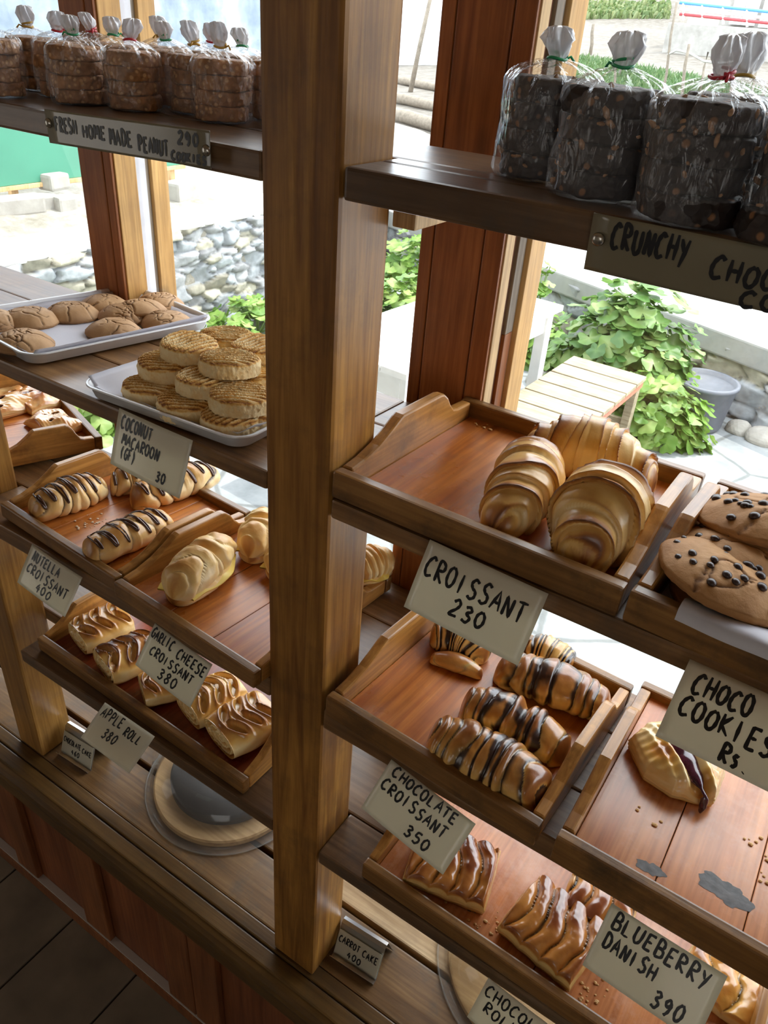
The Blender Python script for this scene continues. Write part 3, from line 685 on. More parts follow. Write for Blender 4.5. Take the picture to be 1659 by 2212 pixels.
def braid_hf(nrow, seed, h=.026, amp=.011, slant=.34):
    def f(X, Y, x, y):
        wv = fbm(np.stack([X * 2, Y * 2, 0 * X], -1), seed, 1.2, 3)
        s = (X + slant * np.sqrt((Y + .1) ** 2 + .06) + .16 * wv) * nrow / 2 + .3
        fr = s - np.floor(s); rid = np.sin(np.pi * fr) ** .6
        groove = np.clip(1 - np.minimum(fr, 1 - fr) / .16, 0, 1)
        ctr = np.clip(1 - np.abs(Y) / .95, 0, 1)
        z = h * (.72 + .28 * np.cos(Y * 1.35)) + amp * (rid - .6)
        R = .26 + .62 * rid ** 2 * (.6 + .6 * wv) + .12 * np.abs(Y)
        G = np.clip(groove * 1.7 - .35, 0, 1) * (ctr ** .4) * (np.sin(np.floor(s) * 2.1 + seed) > -.55)
        return z, R, G
    return f
def lay_slab(o, key, c, ang, label, group=None, cat='pastry', tilt=(0, 0), off=0):
    tag(o, label, cat, group); lp = on_tray(key, c); lp.z += off; put(o, key, lp, ang, tilt); return o
g = 'chocolate braid slices'
lay_slab(slab('chocolate_braid_slice', .098, .080, braid_hf(4, 71, .030), M['braid'], 71), 'T5', (975, 1882), an(14), 'chocolate braid slice hidden partly by the chocolate croissant card', g)
lay_slab(slab('chocolate_braid_slice', .092, .086, braid_hf(4, 72, .029), M['braid'], 72), 'T5', (1192, 2020), an(-8), 'chocolate braid slice left of the blueberry danish card, dark grooves across', g)
lay_slab(slab('chocolate_braid_slice', .075, .070, braid_hf(3, 73, .026), M['braid'], 73), 'T5', (1292, 1962), an(4), 'chocolate braid slice tucked behind under the edge of the shelf above', g)
lay_slab(slab('chocolate_braid_slice', .085, .060, braid_hf(3, 74, .020), M['danish'], 74), 'T5', (1560, 2140), an(-6), 'pale braid slice at the right end of the long tray', g)
def fruit_hf(seed):
    def f(X, Y, x, y):
        wv = fbm(np.stack([X * 2.2, Y * 2.2, 0 * X], -1), seed, 1.6, 4)
        z = .024 + .0035 * wv + .004 * np.sin(X * 4 + 1.1 * Y) * np.sin(Y * 3.4 + 1) - .006 * (X ** 4 + Y ** 4)
        rg = np.random.default_rng(seed); G = 0 * X
        for _ in range(6):
            a, b = rg.uniform(-.75, .75, 2); d = ((X - a) / .085) ** 2 + ((Y - b) / .13) ** 2; G = np.maximum(G, np.clip(1.4 - d, 0, 1)); z = z - .005 * np.clip(1.4 - d, 0, 1)
        return z, .42 + .40 * wv, np.clip(G * 1.6, 0, 1)
    return f
g = 'glazed fruit slices'
lay_slab(slab('fruit_slice', .085, .095, fruit_hf(81), M['fruitslice'], 81), 'T9', (92, 868), an(16), 'glazed fruit slice at the back of the left tray, raisins showing', g)
lay_slab(slab('fruit_slice', .080, .060, fruit_hf(84), M['fruitslice'], 84), 'T9', (118, 925), an(16), 'glazed fruit slice by the low side rail of the left tray', g)
lay_slab(slab('fruit_slice', .090, .095, fruit_hf(86), M['fruitslice'], 86), 'T9', (12, 880), an(14), 'glazed fruit slice beside the left post', g)

# blueberry danish: kite outline, two folded flaps, jam between them
def kite(X, Y):
    a = np.arctan2(Y, X); r = np.maximum(np.abs(X), np.abs(Y))
    poly = np.array([(.000, .062), (.040, .012), (.044, -.030), (.010, -.046), (-.018, -.043), (-.046, -.014), (-.040, .014)])
    ang = np.arctan2(poly[:, 1], poly[:, 0]); o = np.argsort(ang); poly = poly[o]; ang = ang[o]
    pts = np.vstack([poly, poly[:1]]); aa = np.append(ang, ang[0] + 2 * np.pi)
    q = np.where(a < aa[0], a + 2 * np.pi, a)
    i = np.clip(np.searchsorted(aa, q, side='right') - 1, 0, len(poly) - 1)
    p0, p1 = pts[i], pts[i + 1]; dx, dy = np.cos(q), np.sin(q); ex, ey = p1[..., 0] - p0[..., 0], p1[..., 1] - p0[..., 1]
    den = dx * ey - dy * ex; R = (p0[..., 0] * ey - p0[..., 1] * ex) / np.where(np.abs(den) < 1e-9, 1e-9, den)
    return r * R * dx, r * R * dy
def danish_hf(X, Y, x, y):
    r = np.maximum(np.abs(X), np.abs(Y)); wv = fbm(np.stack([x * 50, y * 50, 0 * x], -1), 5, 1.1, 3)
    z = .033 * (1 - .38 * r ** 4.5)
    xl = x + .018 - 1.2 * (.006 - y); sl = np.exp(-(xl / .013) ** 2) / (1 + np.exp((y - .008) * 900))      # opening runs to the front right
    fold = np.exp(-((xl + .020) / .006) ** 2) + .8 * np.exp(-((xl - .020) / .006) ** 2) + .5 * np.exp(-((xl + .036) / .004) ** 2); z = z + .0042 * fold * (y < .025) - .009 * sl + .0007 * np.sin((x * .8 - y) * 520 + 2 * wv) * np.clip(r - .25, 0, 1)
    R = .30 * np.exp(-((x - .55 * (-y) + .006) / .005) ** 2) * 0 + .88 * np.exp(-((x + .012) / .014) ** 2 - ((y + .024) / .010) ** 2) + .75 * np.exp(-((x + .004) / .016) ** 2 - ((y - .034) / .016) ** 2) + .18 + .45 * np.exp(-((x - .032) / .008) ** 2) - .25 * np.clip(r - .75, 0, 1) * 4 * .3 - .22 * fold * (y < .025) + .14 * wv
    return z, R, 0 * R
o = empty('blueberry_danish', label='single blueberry danish with glossy dark jam on the stained tray', cat='pastry')
dn = slab('dough', .09, .09, danish_hf, M['danish'], 91, 110, .4, kite); dn.parent = o
def jam(parent):
    n = 40; t = np.linspace(0, 1, n); path = [(-.018 + .055 * k, .006 - .046 * k, .0285 - .009 * k ** 2) for k in t]
    path += [(.0375, -.0400, .016), (.0385, -.0425, .008), (.0378, -.0428, .0022)]
    rr = [.0135 * (math.sin(math.pi * min(1, .12 + k)) ** .5) * (1 - .45 * k) + .0018 for k in t] + [.0038, .0036, .0034]
    rr = [a * (1 + .05 * math.sin(i * .7)) for i, a in enumerate(rr)]
    MB().tube(path, rr, 12, flat=.5).build('jam', M['jam'], parent, True)
jam(o); put(o, 'T4', on_tray('T4', (1460, 1652)), an(-4))

# ------------------------------------------------------------------ round cookies
def disc(name, rad, hgt, mat, seed, nr=34, na=80, prof=3.2, lump=.06, cracks=0, ridge=0, side=.18, rimb=.35, topR=.35, wob=.03):
    rg = np.random.default_rng(seed)
    rho = np.concatenate([np.linspace(0.012, 1, nr)]); th = np.linspace(0, 2 * np.pi, na, endpoint=False)
    RR, TH = np.meshgrid(rho, th, indexing='ij'); wb = 1 + wob * np.sin(2 * TH + rg.uniform(0, 6)) + wob * .6 * np.sin(3 * TH + rg.uniform(0, 6)) + wob * .25 * np.sin(9 * TH + rg.uniform(0, 6))
    x = RR * np.cos(TH) * rad * wb; y = RR * np.sin(TH) * rad * wb
    z = hgt * (1 - RR ** prof * (1 - side)); nz = fbm(np.stack([x / rad * 3, y / rad * 3, 0 * x], -1), seed, 1.3, 5)
    z = z + hgt * lump * nz; R = topR + .28 * nz + rimb * RR ** 6
    G = 0 * R
    for _ in range(cracks):
        p = rg.uniform(-.75, .75, 2); a = rg.uniform(0, 6.28); L = rg.integers(5, 13); d = np.full(x.shape, 9.0)
        for _s in range(L):
            a += rg.normal() * .55; q = p + np.array([math.cos(a), math.sin(a)]) * .13
            vx, vy = q - p; px_, py_ = x / rad - p[0], y / rad - p[1]; tt = np.clip((px_ * vx + py_ * vy) / (vx * vx + vy * vy), 0, 1)
            d = np.minimum(d, np.hypot(px_ - tt * vx, py_ - tt * vy)); p = q
        w = rg.uniform(.012, .034); c = np.clip(1 - d / w, 0, 1); z = z - hgt * .075 * c; G = np.maximum(G, c * .9); z = z + hgt * .012 * np.exp(-((d - .09) / .05) ** 2)
    if ridge:
        a = rg.uniform(0, 3.14); s = (x * math.cos(a) + y * math.sin(a)) / rad; ww = np.sin(s * ridge + .6 * nz)
        z = z + hgt * .10 * ww * (1 - RR ** 8); R = R - .40 * ww + .09 * rg.normal(size=R.shape); z = z + hgt * .02 * rg.normal(size=R.shape)
    V = np.stack([x, y, z], -1).reshape(-1, 3); C = np.stack([R.clip(0, 1), G, 0 * R], -1).reshape(-1, 3)
    F = gridF(nr, na, False, True) + [tuple(range(na))[::-1]]
    prev = [(nr - 1) * na + k for k in range(na)]; base = V[prev].copy()
    ns = 6
    for s in range(1, ns + 1):
        f = s / ns; q = base.copy(); q[:, :2] *= (1 + (.03 if ridge else .012) * math.sin(math.pi * f * .9) - (.04 if not ridge else .0) * f ** 3)
        q[:, 2] = base[:, 2] * (1 - f) + .0003
        jit = rg.normal(size=na) * (.022 if ridge else .008); q[:, :2] *= (1 + jit[:, None])
        st = len(V); V = np.concatenate([V, q]); rs = (.02 + .10 * rg.random(na)) if ridge else .45 + .2 * f + 0 * jit
        C = np.concatenate([C, np.stack([rs + 0 * jit, 0 * jit, 0 * jit], -1)]); cur = list(range(st, st + na))
        for k in range(na): F.append((prev[k], prev[(k + 1) % na], cur[(k + 1) % na], cur[k]))
        prev = cur
    F.append(tuple(prev[::-1]))
    return npmesh(name, V, F, mat, None, True, C)
# plane of the middle shelf, for things on the two metal trays
ms = dict(loc=P(0, .40, -.3055), rot=Matrix.Rotation(T_TILT, 3, 'X'))
TR['MS'] = dict(loc=ms['loc'], rot=ms['rot'], inv=ms['rot'].transposed(), W=1, D=1, fh=0)

def rrect(w, d, r, n=14):
    pts = []
    for cx, cy, a0 in ((w / 2 - r, d / 2 - r, 0), (-w / 2 + r, d / 2 - r, 90), (-w / 2 + r, -d / 2 + r, 180), (w / 2 - r, -d / 2 + r, 270)):
        for i in range(n):
            a = math.radians(a0 + 90 * i / (n - 1)); pts.append((cx + r * math.cos(a), cy + r * math.sin(a)))
    return pts
def metal_tray(key, fl, yaw, w, d, label):
    w, d = U(w), U(d); rings = []
    prof = [(.014, .0006), (.008, .003), (.004, .0135), (.0015, .0148), (0, .0158), (.0004, .0172), (.0022, .0176), (.0046, .0166), (.0075, .013), (.0115, .0045), (.018, .0024)]
    V = []; F = []; n = 0
    for ins, z in prof:
        pts = rrect(w - 2 * ins, d - 2 * ins, max(.006, .026 - ins)); n = len(pts); V += [(a, b, z) for a, b in pts]
    for i in range(len(prof) - 1):
        for k in range(n): F.append((i * n + k, i * n + (k + 1) % n, (i + 1) * n + (k + 1) % n, (i + 1) * n + k))
    F.append(tuple(range(n))[::-1]); m = (len(prof) - 1) * n; F.append(tuple(m + k for k in range(n)))
    o = npmesh('serving_tray', V, F, M['enamel'], None, True); tag(o, label, 'tray', 'white metal trays')
    md = o.modifiers.new('edge', 'EDGE_SPLIT'); md.split_angle = math.radians(60)
    a = math.radians(yaw); t = ms['rot']; l0 = ms['inv'] if 'inv' in ms else t.transposed()
    lp = Vector((U(fl[0]), U(fl[1] - .40), .0008)); R = Matrix.Rotation(a, 3, 'Z'); ctr = lp + R @ Vector((w / 2, d / 2, 0))
    o.matrix_world = Matrix.Translation(ms['loc'] + t @ ctr) @ (t @ R).to_4x4()
    rot = t @ R; loc = ms['loc'] + t @ lp
    TR[key] = dict(loc=loc, rot=rot, inv=rot.transposed(), W=w, D=d, fh=.0024)
    return o
metal_tray('G', (-.809, .421), -7.2, .165, .226, 'white metal tray of cracked brown cookies, far left on the middle shelf')
metal_tray('C', (-.5665, .3915), 3.6, .187, .20, 'white metal tray of coconut macaroons beside the middle post')
def liner(key, x0, x1, y0, y1, label, seed, lift, n=46, up=.010, edge=.011, corner=None):
    t = TR[key]; W, D = t['W'], t['D']
    u = np.linspace(x0, x1, n); v = np.linspace(y0, y1, n); X, Y = np.meshgrid(u, v, indexing='ij')
    x = X * W; y = Y * D
    dd = np.minimum(np.minimum(x - .0145, W - .0145 - x), np.minimum(y - .0145, D - .0145 - y))
    z = t['fh'] + .0012 + np.clip((.006 - dd) / .017, 0, 1.25) * lift
    nz = fbm(np.stack([x * 28, y * 28, 0 * x], -1), seed, 1.5, 4)
    e = np.clip(1 - np.minimum(np.minimum(X - x0, x1 - X) / (x1 - x0), np.minimum(Y - y0, y1 - Y) / (y1 - y0)) / .12, 0, 1)
    z = z + .0009 * (nz + 1) * np.clip(dd / .006, 0, 1) + (.0022 * (nz + .9)) * e
    if corner:
        for (ca, cb, hgt) in corner: z = z + hgt * np.exp(-(((X - ca) / .09) ** 2 + ((Y - cb) / .09) ** 2))
    V = np.stack([x, y, z], -1).reshape(-1, 3); m = len(V); F = gridF(n, n)
    V2 = V.copy(); V2[:, 2] -= .00035; Fa = F + [tuple(i + m for i in f[::-1]) for f in F]
    bd = [i * n for i in range(n)] + [(n - 1) * n + j for j in range(1, n)] + [i * n + n - 1 for i in range(n - 2, -1, -1)] + [j for j in range(n - 2, 0, -1)]
    for k in range(len(bd)): a, b = bd[k], bd[(k + 1) % len(bd)]; Fa.append((a, b, b + m, a + m))
    o = npmesh('baking_paper', np.concatenate([V, V2]), Fa, M['paper_liner'], None, True)
    tag(o, label, 'paper', 'sheets of baking paper')
    o.matrix_world = Matrix.Translation(t['loc']) @ t['rot'].to_4x4(); return o
liner('G', .055, .985, .04, .955, 'white baking paper under the cracked brown cookies', 3, .0165, corner=[(.93, .95, .004), (.05, .05, .003)])
liner('C', .02, .97, .06, .97, 'white baking paper under the coconut macaroons', 4, .0155, corner=[(.93, .10, .006)])
# cracked ginger cookies
gl = [((66, 697), 'second along the row from the frame edge'), ((157, 684), 'standing out behind it, third in the back row'), ((226, 668), 'at the back edge, left of the overlapping pair'),
      ((270, 688), 'in front of the overlapping pair'), ((345, 663), 'at the back right corner of the paper'), ((248, 722), 'nearest the front, alone by the tray rim'),
      ((362, 704), 'at the right end of the tray'), ((52, 748), 'in the front left corner, partly under the paper edge'), ((-18, 702), 'cut by the left edge of the photo')]
gl[0] = (gl[0][0], 'large and domed, near the left end of the white tray'); gl[1] = (gl[1][0], 'with one deep crack, in the middle of the back row')
dsc = [disc('ginger_cookie', .0360, .0185, M['ginger'], 101 + i, nr=54, na=130, prof=2.9, lump=.04, cracks=13, side=.25, rimb=.3, topR=.22, wob=.025) for i in range(3)]
for i, (px, lab) in enumerate(gl):
    o = dsc[i] if i < 3 else dsc[i % 3].copy()
    if i >= 3: COL.objects.link(o)
    o.rotation_mode = 'XYZ'; tag(o, 'cracked brown cookie ' + lab, 'cookie', 'cracked brown cookies')
    lp = on_tray('G', px, .002); put(o, 'G', lp, i * 1.3)
    if i in (3, 6): o.matrix_world = o.matrix_world @ Matrix.Scale(1.0, 4)
o = dsc[1].copy(); COL.objects.link(o); tag(o, 'cracked brown cookie leaning on another at the back, half of an overlapping pair', 'cookie', 'cracked brown cookies')
put(o, 'G', on_tray('G', (305, 676), .006), 2.2, (an(-4), an(7)))
# coconut macaroons, piled three high
mac = [disc('coconut_macaroon', .0305, .0178, M['macaroon'], 111 + i, nr=56, na=120, prof=9, lump=.07, ridge=30, side=.9, rimb=.34, topR=.40, wob=.02) for i in range(3)]
ML = [((330, 828), 0, 'pale macaroon at the bottom left of the pile'), ((404, 862), 0, 'pale macaroon at the bottom, nearest the tray front'), ((500, 892), 0, 'pale macaroon at the bottom, beside the raised paper corner'),
      ((560, 880), 0, 'macaroon at the bottom right, mostly behind the post'), ((360, 778), 1, 'golden macaroon in the second layer at the left end'), ((443, 812), 1, 'golden macaroon in the second layer, middle front'),
      ((520, 848), 1, 'golden macaroon in the second layer at the front right'), ((560, 798), 1, 'macaroon in the second layer cut by the post'), ((408, 738), 2, 'golden macaroon on top of the pile at the left'),
      ((496, 772), 2, 'golden macaroon on top of the pile in the middle'), ((490, 722), 1.9, 'toasted macaroon at the back of the pile'), ((556, 742), 1.9, 'macaroon at the back of the pile beside the post')]
for i, (px, lay, lab) in enumerate(ML):
    o = mac[i] if i < 3 else mac[i % 3].copy()
    if i >= 3: COL.objects.link(o)
    tag(o, lab, 'cookie', 'coconut macaroons'); lp = on_tray('C', px, .0035 + lay * .0185 + .016); lp.z -= .016
    put(o, 'C', lp, i * 2.1, (an(random.uniform(-3, 3)) if lay else 0, an(random.uniform(-3, 3)) if lay else 0))
# chocolate chip cookies
def chip_cookie(seed, rad, label, key, px, off, ang, tilt):
    o = empty('chocolate_chip_cookie', label=label, cat='cookie', group='chocolate chip cookies')
    d = disc('dough', rad, .023, M['chipcookie'], seed, nr=50, na=120, prof=2.8, lump=.07, cracks=5, side=.3, rimb=.2, topR=.25, wob=.03); d.parent = o
    rg = np.random.default_rng(seed); mb = MB()
    for _ in range(34):
        a = rg.uniform(0, 6.28); rr = rad * .93 * math.sqrt(rg.uniform(0, 1)); q = rr / rad; z = .023 * (1 - q ** 2.8 * .7)
        s = rg.uniform(.0022, .0042); r = bmesh.ops.create_icosphere(mb.bm, subdivisions=2, radius=1)
        for v in r['verts']:
            p = v.co; v.co = Vector((rr * math.cos(a) + p.x * s * 1.15, rr * math.sin(a) + p.y * s, z - .0002 + p.z * s * .75))
    mb.build('chocolate_chips', M['chip'], o, True)
    lp = on_tray(key, px, off); t = TR[key]
    if off < .01: lp.x = max(lp.x, .0145 + rad); lp.y = min(max(lp.y, .0145 + rad), t['D'] - .0145 - rad)
    return put(o, key, lp, ang, tilt)
chip_cookie(121, .046, 'chocolate chip cookie lying flat at the front of the heap', 'T2', (1525, 1322), .003, .4, (an(2), 0))
chip_cookie(122, .052, 'big chocolate chip cookie leaning over the front one', 'T2', (1568, 1262), .020, 1.9, (an(9), an(3)))
chip_cookie(123, .050, 'chocolate chip cookie wedged in the middle of the heap', 'T2', (1600, 1212), .021, 3.0, (an(10), an(2)))
chip_cookie(124, .052, 'chocolate chip cookie topmost at the back of the heap', 'T2', (1650, 1140), .040, 4.2, (an(12), an(-2)))
chip_cookie(125, .050, 'chocolate chip cookie at the right end by the photo edge', 'T2', (1712, 1352), .003, 5.1, (0, 0))
chip_cookie(126, .050, 'chocolate chip cookie underneath at the back of the heap', 'T2', (1640, 1175), .004, 2.5, (0, 0))
liner('T2', .06, .94, .065, .93, 'white baking paper lining the tray of chocolate chip cookies', 5, .010)

# folded edge of the paper lying over the front rail of the cookie tray
t_ = TR['T2']; xs = np.linspace(.035, .21, 30); rows = []
for j, (yy, zz) in enumerate([(.040, .016), (.022, .026), (.0135, .0292), (.006, .0294), (-.0006, .0288), (-.0016, .020)]):
    w_ = .0008 * np.sin(xs * 90 + j); rows.append(np.stack([xs + .004 * j * 0, np.full(30, yy) + w_, np.full(30, zz) + (.0008 * np.sin(xs * 140 + j) + .0008 if j < 4 else 0)], -1))
V = np.concatenate(rows); V2 = V + np.array([0, .0002, .0004]); m = len(V); F = gridF(6, 30)
o = npmesh('baking_paper', np.concatenate([V, V2]), [f for f in F] + [tuple(i + m for i in f[::-1]) for f in F], M['paper_liner'], None, True)
tag(o, 'grey strip of baking paper folded over the front rail of the cookie tray', 'paper', 'sheets of baking paper'); o.matrix_world = Matrix.Translation(t_['loc']) @ t_['rot'].to_4x4()
# ------------------------------------------------------------------ bags of cookies on the top shelves
def mat_chunky(name, base, chunk, scale, amt, rough=.6):
    m, nt, b, out = newmat(name); L = nt.links
    tc = N(nt, 'ShaderNodeTexCoord'); oi = N(nt, 'ShaderNodeObjectInfo'); add = nt.nodes.new('ShaderNodeVectorMath'); add.operation = 'ADD'
    L.new(tc.outputs['Object'], add.inputs[0]); L.new(oi.outputs['Random'], add.inputs[1])
    vo = N(nt, 'ShaderNodeTexVoronoi', Scale=scale); L.new(add.outputs[0], vo.inputs['Vector'])
    nz = N(nt, 'ShaderNodeTexNoise', Scale=scale * .5, Detail=5.0); L.new(add.outputs[0], nz.inputs['Vector'])
    sep = N(nt, 'ShaderNodeSeparateColor'); L.new(vo.outputs['Color'], sep.inputs[0])
    r = ramp(nt, [(1 - amt, (0, 0, 0)), (1 - amt + .05, (1, 1, 1))]); L.new(sep.outputs[0], r.inputs['Fac'])
    rd = ramp(nt, [(.25, (1, 1, 1)), (.42, (0, 0, 0))]); L.new(vo.outputs['Distance'], rd.inputs['Fac'])
    f = mixc(nt, 1.0, r.outputs[0], rd.outputs[0], 'MULTIPLY')
    rb = ramp(nt, [(.3, tuple(x * .6 for x in base)), (.7, tuple(x * 1.35 for x in base))]); L.new(nz.outputs['Fac'], rb.inputs['Fac'])
    L.new(mixc(nt, f, rb.outputs[0], chunk), b.inputs['Base Color']); b.inputs['Roughness'].default_value = rough
    bump(nt, b, vo.outputs['Distance'], .9, .0018); return m
M['peanut'] = mat_chunky('peanut_cookie', (.36, .165, .06), (.62, .36, .16), 190, .6)
M['darknut'] = mat_chunky('dark_nut_cookie', (.020, .011, .008), (.26, .12, .045), 150, .22)
m_film, nt, gl_, fb_, fr_ = film('clear_bag_film', body=.075, rough=.11, white=(.86, .87, .92))
_tc = N(nt, 'ShaderNodeTexCoord'); _mp = N(nt, 'ShaderNodeMapping'); _mp.inputs['Scale'].default_value = (95, 95, 30)
_n = N(nt, 'ShaderNodeTexNoise', Scale=1.0, Detail=3.0, Distortion=1.6); nt.links.new(_tc.outputs['Object'], _mp.inputs['Vector']); nt.links.new(_mp.outputs[0], _n.inputs['Vector'])
_bp = N(nt, 'ShaderNodeBump'); _bp.inputs['Strength'].default_value = .75; _bp.inputs['Distance'].default_value = .004
nt.links.new(_n.outputs['Fac'], _bp.inputs['Height'])
for nd in (gl_, fb_, fr_): nt.links.new(_bp.outputs[0], nd.inputs['Normal'])
m_ruff, _nt, _g, _b2, _f2 = film('gathered_bag_film', body=.72, rough=.3, white=(.90, .90, .94))
TIE = {k: plain(k + '_twist_tie', c, .4) for k, c in dict(red=(.60, .03, .05), green=(.03, .36, .14), yellow=(.62, .38, .06)).items()}
def cookie_mesh(name, r, h, mat, seed):
    rg = np.random.default_rng(seed); nu, nv = 26, 60; u = np.linspace(-1, 1, nu); th = np.linspace(0, 2 * np.pi, nv, endpoint=False)
    rad = r * (1 - np.abs(u) ** 5) ** .22; z = h / 2 * np.sign(u) * (1 - (1 - np.abs(u)) ** 2)
    A, B = np.meshgrid(rad, th, indexing='ij'); Zz = np.repeat(z[:, None], nv, 1)
    x, y = A * np.cos(B), A * np.sin(B); nz = fbm(np.stack([x, y, Zz], -1) / r * 3.4, seed, 1.6, 4); k = 1 + .11 * nz
    V = np.stack([x * k, y * k, Zz * (1 + .16 * nz) + h / 2], -1).reshape(-1, 3)
    F = gridF(nu, nv, False, True) + [tuple(range(nv))[::-1], tuple((nu - 1) * nv + q for q in range(nv))]
    return V, F
def make_bag(kind, r, h, nc, seed, tie):
    rg = np.random.default_rng(seed)
    o = empty('cookie_bag')
    for i in range(nc):
        V, F = cookie_mesh('cookie', r * rg.uniform(.93, 1.0), h * 1.02, None, seed * 10 + i)
        V = V + np.array([rg.normal() * r * .045, rg.normal() * r * .045, i * h + .0012])
        npmesh('cookie', V, F, M[kind], o, True)
    if kind == 'darknut':
        mb = MB()
        for i in range(46):
            a = rg.uniform(0, 6.28); zz = rg.uniform(.003, nc * h); rr = r * rg.uniform(.93, 1.0); s = rg.uniform(.0013, .0027)
            if zz > nc * h - .002: rr = r * rg.uniform(.1, .9); zz = nc * h + .0005
            Q = Matrix.Rotation(rg.uniform(0, 3), 3, 'X') @ Matrix.Rotation(rg.uniform(0, 3), 3, 'Z')
            q = bmesh.ops.create_icosphere(mb.bm, subdivisions=1, radius=1)
            for v in q['verts']: v.co = Q @ Vector((v.co.x * s * 1.9, v.co.y * s, v.co.z * s * .7)) + Vector((rr * math.cos(a), rr * math.sin(a), zz))
        mb.build('nut_pieces', M_nut, o, True)
    top = nc * h; neck = top + r * .40; nv = 72; th = np.linspace(0, 2 * np.pi, nv, endpoint=False)
    prof = [(0, .0004), (.6, .0004), (1.03, .0006), (1.10, .004)] + [(1.10 - .02 * math.sin(k * 2), .004 + (top - .006) * k / 7) for k in range(1, 8)]
    for k in range(1, 12):
        f = k / 11; prof.append((1.06 * (1 - f) ** .75 + .19 * f + .10 * math.sin(math.pi * f), top - .001 + (neck - top) * (f ** 1.05)))
    rings = []; ph = rg.uniform(0, 6, 6)
    for j, (q, z) in enumerate(prof):
        s = max(0, (z - top * .8) / (neck - top * .8)); pl = 1 + (.02 + .30 * s ** 1.5) * (np.sin(13 * th + ph[0]) * .5 + np.sin(7 * th + ph[1]) * .5) * (q > .05) + .035 * np.sin(3 * th + ph[2] + z * 60) + .02 * np.sin(5 * th + ph[3] - z * 120)
        rings.append(np.stack([r * q * pl * np.cos(th), r * q * pl * np.sin(th), np.full(nv, z) + .0012 * np.sin(11 * th + ph[4]) * s], -1))
    V = np.concatenate(rings); F = gridF(len(prof), nv, False, True)
    cc = np.array([r * .0, 0, 0])
    npmesh('bag_film', V, F, m_film, o, True)
    hh = r * rg.uniform(.62, .80); lean = rg.uniform(-.28, .28, 2); rings = []
    pr = [(.19, 0), (.17, .08), (.22, .2), (.29, .42), (.33, .62), (.28, .80), (.25, .93), (.12, 1.0), (.02, .93)]
    for q, f in pr:
        pl = 1 + .20 * np.sin(8 * th + ph[5] + 5 * f) * min(1, f * 2) + .16 * np.sin(5 * th + ph[0] - 4 * f) + .10 * np.sin(13 * th + ph[1] + 9 * f) + .14 * np.sin(2 * th + ph[2])
        rings.append(np.stack([r * q * pl * np.cos(th) + lean[0] * hh * f, r * q * pl * np.sin(th) * .8 + lean[1] * hh * f, np.full(nv, neck - .001 + hh * f)], -1))
    npmesh('gathered_top', np.concatenate(rings), gridF(len(pr), nv, False, True) + [tuple((len(pr) - 1) * nv + k for k in range(nv))], m_ruff, o, True)
    mb = MB(); rt = r * .205
    mb.tube([(rt * math.cos(a), rt * math.sin(a), neck + .0006 * math.sin(2 * a)) for a in np.linspace(0, 2 * np.pi, 24, endpoint=False)], .0010, 8, closed=True)
    mb.tube([(rt * math.cos(a * .5) * 1.02, rt * math.sin(a * .5), neck + .0019 + .0005 * a) for a in np.linspace(0, 6.28, 14)], .0009, 8)
    mb.tube([(rt, 0, neck), (rt + .003, .002, neck + .0016), (rt + .006, .001, neck - .0015)], .0009, 6)
    mb.build('twist_tie', TIE[tie], o, True)
    return o
M_nut = plain('nut_pieces', (.40, .215, .10), .5, noise=.35, nscale=400)
zt_ = Zu(-.074) + .0004
protoP = {t: make_bag('peanut', .0268, .0127, 4, 200 + i, t) for i, t in enumerate(('red', 'green', 'yellow'))}
used = set()
def put_bag(protos, t, x, y, rot, label, group, s=1.0):
    o = protos[t]
    if o.name in used: o = copy_tree(o)
    used.add(o.name); o.location = Vector((U(x), U(y), zt_)); o.rotation_euler = (0, 0, rot)
    if s != 1.0: o.scale = (s, s, s)
    tag(o, label, 'bag of cookies', group)
gp = 'bags of peanut cookies'
for i, (x, y, t, lab) in enumerate([
    (-.462, .484, 'yellow', 'yellow-tied bag of peanut cookies in front, nearest the middle post'),
    (-.543, .470, 'red', 'red-tied bag of peanut cookies in front, above the middle of the long sign'),
    (-.590, .455, 'green', 'green-tied bag of peanut cookies in front, above the left end of the long sign'),
    (-.507, .502, 'yellow', 'yellow-tied bag of peanut cookies set back between two front bags, above the price'),
    (-.637, .477, 'red', 'red-tied bag of peanut cookies just behind the green-tied front one'),
    (-.652, .424, 'yellow', 'bag of peanut cookies at the shelf edge, cut by the left frame of the photo'),
    (-.690, .487, 'yellow', 'yellow-tied bag of peanut cookies against the left window pane'),
    (-.655, .525, 'red', 'red-tied bag of peanut cookies at the foot of the left window post'),
    (-.605, .507, 'green', 'green-tied bag of peanut cookies in the second row, in front of the left window post'),
    (-.556, .519, 'green', 'green-tied bag of peanut cookies right behind the red-tied front one'),
    (-.600, .556, 'yellow', 'yellow-tied bag of peanut cookies in the back row by the golden window strips'),
    (-.550, .566, 'red', 'red-tied bag of peanut cookies alone in the back row against the bright window'),
    (-.502, .551, 'green', 'green-tied bag of peanut cookies in the back row, behind the two yellow-tied ones'),
    (-.452, .535, 'green', 'green-tied bag of peanut cookies behind, half hidden by the middle post'),
    (-.408, .500, 'yellow', 'bag of peanut cookies almost wholly hidden by the middle post')]):
    put_bag(protoP, t, x, y, i * 1.7, lab, gp, .93 if i else .95)
protoD = {t: make_bag('darknut', .0315, .0160, 4, 230 + i, t) for i, t in enumerate(('green', 'red', 'yellow'))}
gd = 'bags of dark chocolate cookies'
